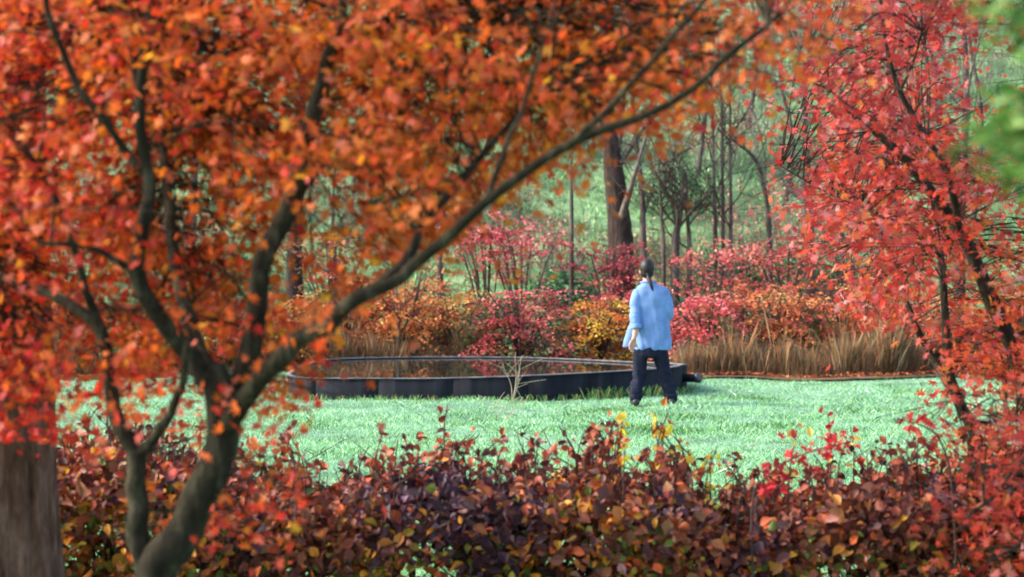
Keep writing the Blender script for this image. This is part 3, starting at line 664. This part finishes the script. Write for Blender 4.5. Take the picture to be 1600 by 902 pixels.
# hair
mb = MB(); ellipsoid(mb, headc+[0, -.018, .022], (.090, .105, .112)); ellipsoid(mb, headc+[0, -.045, -.03], (.080, .062, .08))
hr = remesh(mb, 'hair', M_hair, per, .008, 1)
mb = MB(); mb.tube(spline([headc+[.005, -.09, -.06], headc+[.01, -.125, -.10], px2(1016, 447, -.15), px2(1019, 457, -.14)], 6), np.interp(np.linspace(0, 1, 19), [0, .1, .3, .75, 1], [.028, .02, .026, .02, .004]), 12, .15)
mb.build('ponytail', M_hair, per)
mb = MB(); mb.tube([headc+[.0065, -.10, -.072], headc+[.008, -.112, -.084]], [.027, .027], 12); mb.build('hair_tie', M_trous, per)
M_eye = simple('eye_white', (.6, .58, .55), .2, .6)
for s in (-1, 1):
    mb = MB(); ellipsoid(mb, headc+[s*.032, .085, .005], (.014, .014, .010), 12, 8); mb.build('eye', M_eye, per)
mb = MB(); ellipsoid(mb, headc+[0, .098, -.068], (.024, .010, .008), 12, 8); mb.build('lips', simple('lips', (.35, .12, .1)), per)
# shoes
for c_, yaw in ((legL[-1], .15), (legR[-1], -.25)):
    mb = MB(); d = np.array([-math.sin(yaw), math.cos(yaw), 0])
    z0 = .0
    mb.tube([np.array([c_[0], c_[1], .05]) + d*t for t in (-.085, -.07, -.02, .05, .11, .16, .185)], [.02, .042, .047, .046, .044, .036, .016], 14)
    mb.tube([np.array([c_[0], c_[1], .04]), np.array([c_[0], c_[1], .10])], [.046, .044], 14)
    o = remesh(mb, 'shoe', M_shoe, per, .008, 1)
per.location = ((1015-800)/FPX*21.4, 21.4, .0); per.rotation_euler = (0, 0, 0)

# ---------------------------------------------------------------- the furrowed trunk at left
def big_trunk():
    Yt = 6.4; base = P(-8, 902, Yt); base[2] = 0
    root = empty('conifer_tree', base, 'tree with thick furrowed brown trunk at the left edge', 'tree')
    sides, rows = 180, 90; a = np.arange(sides)/sides*2*np.pi; V = []
    ph = rng.random(40)*6.28
    for i in range(rows):
        z = -.1+8.5*(i/(rows-1))**1.2; r0 = .215*(1-.055*z)+.12*math.exp(-max(z, 0)*4)
        lean = -.012*z
        for t in a:
            s = 0
            for k, f in enumerate((9, 17, 26, 41)):
                s += (1/(1+k*.6))*math.sin(f*t+ph[k]+.9*math.sin(z*(1.3+k*.7)+ph[k+5])+.5*math.sin(z*(3.1+k)+ph[k+9]))
            ridge = (1-abs(s)/1.6)
            V.append((base[0]+lean+math.cos(t)*(r0+.018*ridge), base[1]+math.sin(t)*(r0+.018*ridge), z))
    i = np.arange(rows-1)[:, None]*sides; j = np.arange(sides)[None]; j2 = (j+1) % sides
    F = np.stack([i+j, i+j2, i+sides+j2, i+sides+j], -1).reshape(-1, 4)
    link('trunk', mesh_np('trunk', V, F), M_furrow, root, smooth=True)
    mb = MB()
    for k in range(14):
        z = 2.9+k*.38; a_ = rng.random()*6.28; p = np.array([base[0], base[1], z]); e = p+[math.cos(a_)*1.3, math.sin(a_)*1.3, .1]
        mb.tube(spline([p, (p+e)/2+[0, 0, .15], e], 4), np.linspace(.05, .015, 9), 6)
    mb.build('branch', M_furrow, root)
    N = 5000; k = rng.integers(0, 60, N); a_ = rng.random(N)*6.28; rr = .4+1.1*rng.random(N); z = 3.0+rng.random(N)*5.5
    pos = np.stack([base[0]+np.cos(a_)*rr, base[1]+np.sin(a_)*rr, z-.2*rr+.2], -1)
    scatter('foliage', TD, pos, rng.normal(size=(N, 3)), .07+.05*rng.random(N), pal([(50, 80, 40), (70, 100, 50), (34, 56, 30)], N), M_far, root, 'stuff')
big_trunk()

# ---------------------------------------------------------------- maples
def limb_set(root, limbs, mat, base=None):
    """limbs: list of (name, [(px,py,d)...], r0, r1); returns sampled points"""
    S = []
    for name, pts, r0, r1 in limbs:
        p = spline([P(*q) if len(q) == 3 else np.array(q[:3]) for q in pts], 8)
        n = len(p); t = np.linspace(0, 1, n); wob = np.stack([np.sin(t*19+r0*300), np.cos(t*23+r0*500), 0*t], -1)*min(r1, .012)*.4*np.sin(t*np.pi)[:, None]
        p = p+wob; rad = r0+(r1-r0)*t**.85; rad = rad*(1+.03*np.sin(t*31+r0*900))
        mb = MB(); mb.tube(p, rad, 12, .10); mb.build(name, mat, root); S.append(p)
    return S
def foliage(root, S, region, nclus, per, mat, size, drange, colorfn, box, tmpls, nsingle=300, spread=(.17, .12, .055), twigmat=M_bark, maxlen=.95, bias=(0, -.55, .45), front=0, dfn=None, keepfn=None):
    """clusters of leaves at the ends of twigs that grow from the limbs; region(px,py)->density 0..1"""
    pts = np.vstack(S); cl = []; tries = 0; mb = MB()
    while len(cl) < nclus and tries < nclus*60:
        tries += 1
        d = drange[0]+(drange[1]-drange[0])*rng.random(); px = box[0]+(box[2]-box[0])*rng.random(); py = box[1]+(box[3]-box[1])*rng.random()
        if rng.random() > region(px, py): continue
        if rng.random() < front: d = drange[0]-.15-.55*rng.random()
        if dfn: d = dfn(px, py)
        c = P(px, py, d); dist = np.linalg.norm(pts-c, axis=1); j = np.argmin(dist)
        if dist[j] > maxlen: continue
        if keepfn is not None and keepfn(np.array([px]), np.array([py]))[0] < .3: continue
        cl.append((c, j))
    Pn, Nn, Cn = [], [], []
    for c, j in cl:
        a = pts[j]; mid = (a+c)/2+np.array([rng.normal()*.03, rng.normal()*.03, .04+.05*rng.random()])
        tw = spline([a, mid, c], 4); mb.tube(tw, np.linspace(.0042, .0016, len(tw)), 4, cap=False)
        px, py = project(c[None]); base = colorfn(float(px[0]), float(py[0]), 1)
        for q in range(5):
            e = c+rng.normal(size=3)*np.array(spread)*1.1; mb.tube([tw[5], (tw[5]+e)/2, e], [.002, .0018, .001], 3, cap=False)
        m = int(per*(.6+.8*rng.random()))
        lp = c+rng.normal(size=(m, 3))*np.array(spread); lp[:, 2] -= .35*((lp[:, 0]-c[0])**2+(lp[:, 1]-c[1])**2)/.2
        Pn.append(lp); Nn.append(rng.normal(size=(m, 3))*.62+np.array(bias))
        mix = rng.random((m, 1))*.55; cc = colorfn(float(px[0]), float(py[0]), m); Cn.append(cc*(1-mix)+base*mix)
    Pn, Nn, Cn = np.vstack(Pn), np.vstack(Nn), np.vstack(Cn)
    qx, qy = project(Pn); ok = ~((qx > 945) & (qx < 1080) & (qy > 395) & (qy < 650)); Pn, Nn, Cn = Pn[ok], Nn[ok], Cn[ok]
    if keepfn is not None:
        ok = rng.random(len(Pn)) < keepfn(*project(Pn)); Pn, Nn, Cn = Pn[ok], Nn[ok], Cn[ok]
    size_ = size*(.6+.7*rng.random(len(Pn)))
    mb.build('twig', twigmat, root, 'stuff')
    px, py = project(Pn); vis = (px > 10) & (px < 1590) & (py > 10) & (py < 892)
    sc = np.where(vis, size_/Pn[:, 1], 0); o = np.argsort(-sc)[:nsingle]; rest = np.ones(len(Pn), bool); rest[o] = False
    single_leaves(root, tmpls, Pn[o], Nn[o], size_[o], Cn[o], mat)
    ri = np.where(rest)[0]; h = len(ri)//2
    A, B = ri[:h], ri[h:]
    # one joined part
    TVs = []
    k0 = len(tmpls[0][0])
    scatter('foliage', tmpls[0], Pn[ri], Nn[ri], size_[ri], Cn[ri], mat, root, 'stuff')
    return len(Pn)
def grid_region(rows, cell=100):
    G = np.array([[int(ch) for ch in r] for r in rows], float)/9
    def f(px, py):
        x = px/cell-.5; y = py/cell-.5
        x = min(max(x, 0), G.shape[1]-1.001); y = min(max(y, 0), G.shape[0]-1.001)
        i, j = int(x), int(y); fx, fy = x-i, y-j
        return (G[j, i]*(1-fx)+G[j, i+1]*fx)*(1-fy)+(G[j+1, i]*(1-fx)+G[j+1, i+1]*fx)*fy
    return f
# front maple: 16 columns x 9 rows of 100 px
def keepL(x, y):
    limb = np.interp(x, [300, 455, 560, 700, 850, 1010, 1140, 1300], [620, 545, 475, 370, 250, 180, 85, 0])
    k = np.full(len(x), .86)
    k = np.where((x > 540) & (x < 1010) & (y > limb+18), .10, k)
    k = np.where((x < 110) & (y > 690), .12, k)
    k = np.where((x > 865) & (x < 925) & (y > 230) & (y < 300), .5, k)
    k = np.where((x >= 1010) & (y > limb+95), .12, k)
    k = np.where((x > 1120) & (y > 140), .15, k)
    k = np.where((x > 480) & (x <= 540) & (y > 590), .25, k)
    for (a, b, ra, rb, v) in [(520, 340, 46, 80, .3), (290, 320, 50, 75, .35), (470, 420, 40, 50, .4), (690, 170, 45, 40, .55), (130, 570, 40, 45, .35), (330, 70, 40, 40, .5), (45, 150, 45, 70, .35), (600, 300, 60, 26, .5), (740, 250, 50, 30, .4), (840, 190, 30, 30, .5), (400, 200, 40, 50, .55)]:
        k = np.where(((x-a)/ra)**2+((y-b)/rb)**2 < 1+.35*np.sin(x*.11)*np.sin(y*.13), k*v, k)
    return k
def keepR(x, y):
    e = np.interp(y, [0, 200, 350, 450, 560, 640, 700, 900], [1190, 1185, 1205, 1275, 1395, 1440, 1470, 1440])
    k = np.where(x < e, .08, np.where(x < e+60, .55, .82))
    for (a, b, ra, rb, v) in [(1400, 560, 60, 50, .2), (1330, 420, 35, 40, .5), (1500, 470, 40, 36, .35), (1250, 230, 30, 60, .5), (1540, 620, 36, 26, .4), (1520, 160, 40, 50, .45), (1320, 60, 50, 30, .5), (1470, 650, 30, 30, .4), (1430, 300, 26, 30, .6)]:
        k = np.where(((x-a)/ra)**2+((y-b)/rb)**2 < 1+.35*np.sin(x*.11)*np.sin(y*.13), k*v, k)
    return k
regL = grid_region([
 '9999999999999300',
 '9999999999965000',
 '9889999974000000',
 '9886777400000000',
 '9976543000000000',
 '9765510000000000',
 '3011000000000000',
 '0013200000000000',
 '0000000000000000'])
mapleL = empty('maple_tree', (P(238, 902, 5)[0], 5.0, 0), 'front Japanese maple with orange leaves and dark forked limbs, left half', 'tree')
bx = P(238, 902, 5)[0]
limbsL = [
 ('trunk', [(238, 1310, 5.0), (236, 1100, 5.0), (240, 905, 5.0), (285, 835, 5.0), (318, 770, 5.0), (345, 690, 5.0), (342, 600, 5.0), (322, 585, 5.0)], .066, .040),
 ('branch', [(232, 900, 5.02), (215, 840, 5.02), (214, 770, 5.03), (212, 705, 5.05)], .034, .027),
 ('branch', [(212, 708, 5.05), (185, 660, 5.06), (170, 600, 5.1), (160, 520, 5.12), (110, 478, 5.15), (50, 448, 5.2), (-60, 415, 5.3)], .026, .011),
 ('branch', [(214, 712, 5.05), (245, 680, 5.0), (268, 640, 4.95), (284, 600, 4.9), (292, 540, 4.85)], .018, .009),
 ('branch', [(160, 520, 5.12), (140, 470, 5.1), (122, 410, 5.05), (100, 340, 5.0), (60, 260, 4.95)], .016, .007),
 ('branch', [(325, 600, 5.0), (300, 560, 5.0), (250, 500, 4.95), (219, 440, 4.9), (220, 370, 4.85), (232, 290, 4.85), (220, 180, 4.8), (228, 60, 4.8), (232, -80, 4.8)], .031, .011),
 ('branch', [(219, 445, 4.9), (190, 412, 4.85), (132, 385, 4.8), (60, 380, 4.75)], .012, .006),
 ('branch', [(222, 268, 4.85), (170, 200, 4.8), (110, 110, 4.75), (75, 10, 4.7), (60, -80, 4.7)], .012, .007),
 ('branch', [(218, 140, 4.8), (200, 60, 4.85), (195, -60, 4.9)], .010, .005),
 ('branch', [(330, 590, 5.0), (300, 520, 5.15), (278, 430, 5.25), (262, 310, 5.35), (255, 210, 5.4), (262, 90, 5.5)], .029, .008),
 ('branch', [(350, 640, 5.02), (378, 590, 5.05), (398, 500, 5.05), (412, 410, 5.05), (450, 330, 5.1), (470, 240, 5.1), (505, 140, 5.15), (525, 70, 5.15), (600, 30, 5.2), (660, -40, 5.2)], .036, .018),
 ('branch', [(528, 75, 5.15), (535, 20, 5.1), (545, -60, 5.1)], .016, .009),
 ('branch', [(345, 685, 5.0), (375, 635, 4.92), (410, 590, 4.85), (448, 552, 4.8), (466, 530, 4.8), (512, 510, 4.75), (532, 486, 4.72), (556, 468, 4.7), (590, 452, 4.7), (626, 436, 4.7), (648, 412, 4.7), (700, 370, 4.65), (760, 315, 4.6), (850, 250, 4.6), (925, 210, 4.6), (1010, 180, 4.6), (1080, 140, 4.6), (1140, 85, 4.6), (1200, 40, 4.6)], .030, .007),
 ('branch', [(590, 450, 4.7), (640, 400, 4.8), (670, 340, 4.9), (740, 260, 5.0), (800, 190, 5.1), (860, 130, 5.15)], .018, .006),
 ('branch', [(760, 315, 4.6), (790, 230, 4.65), (820, 160, 4.7), (850, 60, 4.75)], .009, .005),
 ('branch', [(880, 235, 4.6), (960, 160, 4.5), (1040, 70, 4.45), (1110, -10, 4.4)], .010, .006),
 ('branch', [(450, 330, 5.1), (500, 260, 5.2), (580, 180, 5.3), (680, 100, 5.4), (760, 30, 5.5)], .013, .006),
]
SL = limb_set(mapleL, limbsL, M_bark)
def colL(px, py, n):
    red = np.clip((380-px)/330, 0, 1)*.65+np.clip((py-380)/250, 0, 1)*.55+np.clip((px-1000)/250, 0, 1)*.35
    yel = math.exp(-((px-760)/360)**2-((py-120)/230)**2)
    w = [3*(1-red)+.8, 2.6*(1-red)+.4, .15+1.3*yel, .4+3*red, .3+1.8*red, 1.0, .3]
    w = [max(.02, v) for v in w]
    return pal([(226, 96, 34), (214, 120, 30), (226, 156, 34), (214, 52, 30), (184, 40, 44), (222, 112, 84), (150, 66, 30)], n, w, .2)  # the pink among the oranges paints hazy highlights into the leaf colour
nL = foliage(mapleL, SL, lambda px, py: regL(px, py)*(1 if math.sin(px*.021+1)+math.sin(py*.034+px*.012)+.8*math.sin(px*.045-py*.05) > -.9 else .12), 760, 62, M_leaf, .0275, (5.38, 6.8), colL, (-220, -220, 1300, 830), [T7], 300, front=.10, keepfn=keepL, spread=(.14, .12, .032))

regR = grid_region([
 '0000000000001673',
 '0000000000003992',
 '0000000000004995',
 '0000000000003998',
 '0000000000001799',
 '0000000000000258',
 '0000000000000025',
 '0000000000000026',
 '0000000000000015'])
mapleR = empty('maple_tree', (P(1650, 902, 8)[0], 8.0, 0), 'crimson maple with slender leaning stems on the right side', 'tree')
gx = lambda px, d: (px, HZ+EYE*FPX/d, d)
limbsR = [
 ('trunk', [gx(1650, 8.0), (1640, 800, 8.0), (1618, 660, 8.0), (1585, 555, 8.0), (1555, 480, 7.95), (1520, 400, 7.9), (1480, 335, 7.9), (1440, 280, 7.9), (1405, 240, 7.9), (1365, 205, 7.9)], .060, .020),
 ('branch', [(1500, 365, 7.9), (1490, 310, 7.8), (1475, 260, 7.8), (1440, 205, 7.8), (1405, 140, 7.8), (1385, 80, 7.8), (1375, 0, 7.8)], .022, .010),
 ('branch', [(1405, 145, 7.8), (1425, 100, 7.7), (1440, 50, 7.6)], .009, .005),
 ('branch', [gx(1600, 7.85), (1560, 800, 7.85), (1525, 680, 7.85), (1500, 630, 7.85), (1482, 580, 7.85), (1478, 500, 7.85), (1472, 420, 7.85), (1462, 350, 8.5), (1450, 260, 8.4)], .046, .010),
 ('branch', [(1505, 640, 7.85), (1470, 580, 8.7), (1435, 520, 8.8), (1410, 450, 8.9), (1395, 400, 9.0), (1360, 330, 9.0)], .028, .008),
 ('branch', [(1468, 400, 7.85), (1450, 380, 8.7), (1440, 370, 8.8)], .01, .006),
 ('branch', [(1405, 240, 7.9), (1330, 170, 8.0), (1260, 110, 8.1)], .012, .005),
 ('branch', [(1360, 330, 9.0), (1290, 300, 9.1), (1220, 260, 9.2)], .009, .004),
 ('branch', [(1618, 660, 8.0), (1580, 655, 7.4), (1540, 660, 7.1), (1500, 655, 6.9)], .014, .005),
 ('branch', [(1640, 800, 8.0), (1590, 740, 6.9), (1550, 780, 6.5), (1520, 800, 6.4)], .014, .005),
 ('branch', [(1640, 820, 8.0), (1600, 850, 6.7), (1540, 880, 6.3)], .012, .005),
 ('branch', [(1585, 555, 8.0), (1640, 400, 8.0), (1680, 250, 8.0), (1700, 100, 8.0)], .03, .008)]
limbsR = [(a, b, c*.82, d*.85) for a, b, c, d in limbsR]
SR = limb_set(mapleR, limbsR, M_bark_right)
def colR(px, py, n):
    o = np.clip((px-1430)/150, 0, 1)*np.clip((py-280)/100, 0, 1)*np.clip((620-py)/80, 0, 1)
    low = np.clip((py-620)/60, 0, 1)
    top = np.clip((330-py)/150, 0, 1); w = [3-1.5*o, 3+low-.8*top, .5*(1-low)+1.5*top, .8*(1-low)+.2, 1.2+3*o+.8*low-.8*top, .5+1.8*o-.3*top, .45]
    w = [max(.02, v) for v in w]
    return pal([(190, 58, 52), (208, 72, 50), (150, 50, 58), (196, 106, 106), (214, 100, 50), (214, 130, 56), (220, 156, 152)], n, w, .2)  # palest pink is a painted glint: whitish reflections put into leaf colour
nR = foliage(mapleR, SR, regR, 480, 44, M_leaf, .033, (6.4, 9.4), colR, (1130, -150, 1850, 930), [T7], 300, keepfn=keepR, spread=(.15, .13, .055), twigmat=M_bark_right, maxlen=1.1, dfn=lambda px, py: ((8.1+1.6*rng.random()) if rng.random() < .8 else 7.3+.5*rng.random()) if py < 620 else (6.3+1.9*rng.random()))

# ---------------------------------------------------------------- green conifer at upper right
def conifer():
    b = np.array([P(1912, 0, 2.6)[0], 2.6, 0]); root = empty('conifer_tree', b, 'bright green conifer bough at the upper right corner, out of focus', 'tree')
    mb = MB(); mb.tube([b, b+[0, 0, 2], b+[0, .05, 4.2]], [.09, .06, .02], 10, .1); mb.build('trunk', M_bark, root)
    P_, T_ = [], []; mb = MB()
    for k in range(330):
        z = 1.745+rng.random()**1.3*1.5; a = rng.random()*6.28; L = (.27+.03*math.sin(z*19))*(1.05-.14*(z-1.8)); p = b+[0, 0, z]; d = np.array([math.cos(a), math.sin(a), -.15])
        e = p+d*L*(.8+.3*rng.random()); mb.tube([p, (p+e)/2+[0, 0, .03], e], [.008, .006, .002], 4, cap=False)
        m = 130; t = .15+.9*rng.random(m)**.8; off = rng.normal(size=(m, 3))*[.035, .035, .025]
        P_.append(p+(e-p)*t[:, None]+off); T_.append(d+unit(off)*.6)
    mb.build('branch', M_bark, root)
    Pn, Tn = np.vstack(P_), np.vstack(T_)
    scatter('foliage', diamond(.16), Pn, rng.normal(size=(len(Pn), 3)), .03+.02*rng.random(len(Pn)), pal([(66, 112, 36), (90, 136, 48), (48, 84, 32), (112, 144, 70)], len(Pn), None, .2), M_far, root, 'stuff', tip=Tn)
conifer()

# ---------------------------------------------------------------- clipped beech hedge in front
def hedge():
    root = empty('beech_hedge', (0, 7.6, 0), 'clipped copper beech hedge with maroon and yellow leaves along the bottom', 'hedge')
    topx = [-300, 0, 100, 250, 400, 500, 600, 750, 820, 900, 980, 1050, 1130, 1200, 1350, 1500, 1600, 1900]
    topy = [715, 690, 688, 705, 745, 752, 728, 735, 750, 725, 745, 745, 775, 775, 745, 735, 740, 740]
    def top(x, y): 
        px = 800+x/y*FPX; py = np.interp(px, topx, topy)+20; return EYE-(py-HZ)/FPX*7.4 - .13*np.clip(y-7.7, 0, 1) + .03*np.sin(x*9+y*3)+.03*np.sin(x*19+1)+.02*np.sin(x*41)
    N = 52000; x = (rng.random(N)*2-1)*3.4; y = 7.0+1.1*rng.random(N); t = top(x, y)
    z = t*(1-rng.random(N)**1.25*.97)
    # loose gaps low down, thinner inside
    gap = np.sin(x*5.1+1)*np.sin(z*9+x*2)+.5*np.sin(x*11+z*7); keep = (z > t*.6) | (gap+rng.normal(size=N)*.5 > -.45)
    x, y, z = x[keep], y[keep], z[keep]; N = len(x)
    patch = np.sin(x*3.3+.7)+np.sin(x*7.9+z*8)+.7*np.sin(x*15+z*13+2); dep = (t[keep]-z)
    purp = np.sin(x*2.1+2)+np.sin(x*5.7+z*5)+.6*np.sin(x*12-z*9)+rng.normal(size=N)*.6
    yel = np.clip(.05+.42*np.clip(dep*3.4-.3, 0, 1)+.20*(patch > .9), 0, .6)
    c1 = pal([(104, 54, 40), (128, 72, 48), (84, 46, 44), (142, 78, 54), (164, 80, 46), (158, 112, 106)], N, [4, 3.5, 2.4, 2.2, 1.6, .9], .32)  # last, pinkish tone is sheen highlight painted into the brown leaves
    c2 = pal([(206, 142, 40), (184, 110, 34), (150, 130, 40), (92, 108, 38), (200, 90, 40)], N, [2, 2, 1.6, 2.4, 1.0], .2)
    cp = pal([(66, 36, 50), (88, 52, 62), (52, 28, 38), (128, 96, 108)], N, [4, 3, 2, .8], .3); c1 = np.where((purp > .8)[:, None], cp, c1)
    left = np.clip((-1.0-x)/.8, 0, 1); u = rng.random(N)
    c = np.where((u < yel+.2*left)[:, None], c2, c1)
    c3 = pal([(150, 66, 44), (176, 84, 48), (140, 80, 74)], N); c = np.where(((u > .75)&(dep < .18)&(rng.random(N) < .3+.5*left))[:, None], c3, c)
    pos = np.stack([x, y, z], -1); nrm = rng.normal(size=(N, 3))*.65+[0, -.5, .6]; tip = rng.normal(size=(N, 3))*.6+[0, 0, -.4]
    size = .026+.040*rng.random(N)**1.5
    sc = np.where((abs(x)/y < .28) & (y < 7.12) & (z > .3), size, 0); o = np.argsort(-sc)[:300]; r = np.ones(N, bool); r[o] = False
    single_leaves(root, [TO, oval(.3, .2), oval(.38, .05)], pos[o], nrm[o], size[o], c[o], M_beech, 30)
    scatter('foliage', TO, pos[r], nrm[r], size[r], c[r], M_beech, root, 'stuff', tip=tip[r])
    # stems
    mb = MB()
    for k in range(150):
        x0 = (rng.random()*2-1)*3.3; y0 = 7.35+.45*rng.random(); t0 = float(top(np.array(x0), np.array(y0)))
        p = spline([(x0, y0, 0), (x0+rng.normal()*.06, y0+rng.normal()*.05, t0*.5), (x0+rng.normal()*.14, y0+rng.normal()*.15, t0*.97)], 5); mb.tube(p, np.linspace(.011, .004, len(p)), 5, cap=False)
        for q in range(6):
            j = rng.integers(2, 10); mb.tube([p[j], p[j]+[rng.normal()*.15, rng.normal()*.15, .12+.1*rng.random()]], [.004, .002], 3, cap=False)
    mb.build('stem', M_darktwig, root, 'stuff')
    # upright shoots above the clipped line, each with a few leaves
    mb = MB(); P_, N_, C_, S_ = [], [], [], []
    extra = {-.95: .0}
    spots = [(px, None) for px in rng.uniform(-250, 1850, 330)]+[(px, s) for px, s in [(455, .2), (475, .24), (500, .16), (575, .2), (610, .17), (640, .15), (890, .2), (905, .16), (925, .14), (1040, .3), (1040, .27), (1060, .24), (1060, .28), (1100, .28), (1100, .25), (975, .24), (1110, .2), (975, .2), (1230, .3), (1290, .3), (1330, .25), (1350, .22), (1400, .22), (1440, .2), (1195, .16)]]
    for px, s in spots:
        y0 = 7.2+.6*rng.random(); x0 = (px-800)/FPX*y0; t0 = float(top(np.array(x0), np.array(y0))); h = s or .04+.19*rng.random()**1.6
        p = spline([(x0, y0, t0-.15), (x0+rng.normal()*.02, y0, t0+h*.4), (x0+rng.normal()*.04, y0, t0+h)], 4); mb.tube(p, np.linspace(.0042, .002, len(p)), 4, cap=False)
        if rng.random() < .5: mb.tube([p[4], p[4]+[rng.normal()*.06, 0, .06+.04*rng.random()]], [.0025, .0015], 3, cap=False)
        m = rng.integers(3, 13) if s is None else rng.integers(5, 14)
        ti = rng.integers(3, 9, m); P_.append(p[ti]+rng.normal(size=(m, 3))*[.022, .022, .015]); N_.append(rng.normal(size=(m, 3))*.7+[0, -.5, .4]); S_.append(.024+.022*rng.random(m))
        if px in (1040, 1060, 1100, 975, 1110): cc = pal([(214, 206, 60), (220, 180, 60), (200, 120, 50)], m)
        elif px in (1230, 1290, 1330, 1350): cc = pal([(206, 40, 50), (226, 196, 90), (190, 60, 50)], m)
        else: cc = pal([(120, 56, 44), (150, 70, 44), (90, 44, 44), (176, 92, 60)], m)
        C_.append(cc)
    mb.build('shoot', M_darktwig, root, 'stuff')
    scatter('shoot_leaves', TO, np.vstack(P_), np.vstack(N_), np.concatenate(S_), np.vstack(C_), M_beech, root, 'stuff')
hedge()

# scarlet maple sapling in the hedge top
def sapling(px0, Y, pts, label, n=46):
    root = empty('maple_sapling', (P(px0, 0, Y)[0], Y, 0), label, 'sapling'); mb = MB()
    p = spline([(P(px0, 0, Y)[0], Y, 0)]+[P(*q, Y) for q in pts], 6); mb.tube(p, np.linspace(.006, .002, len(p)), 5, cap=False); mb.build('stem', M_darktwig, root)
    i = rng.integers(len(p)//2, len(p), n); pos = p[i]+rng.normal(size=(n, 3))*[.04, .04, .03]
    single_leaves(root, [T5], pos, rng.normal(size=(n, 3))*.4+[0, -.8, .5], .026+.012*rng.random(n), pal([(206, 36, 48), (220, 60, 60), (180, 30, 44)], n), M_leaf, 6)
sapling(1185, 7.0, [(1175, 800), (1200, 745), (1250, 712), (1330, 690)], 'thin scarlet maple sapling arching right out of the hedge top')
sapling(1500, 6.9, [(1490, 780), (1470, 690), (1440, 665), (1420, 660)], 'small scarlet maple twig left of the red maple foot', 20)
print('leaves', nL, nR, 'objects', len(bpy.data.objects))
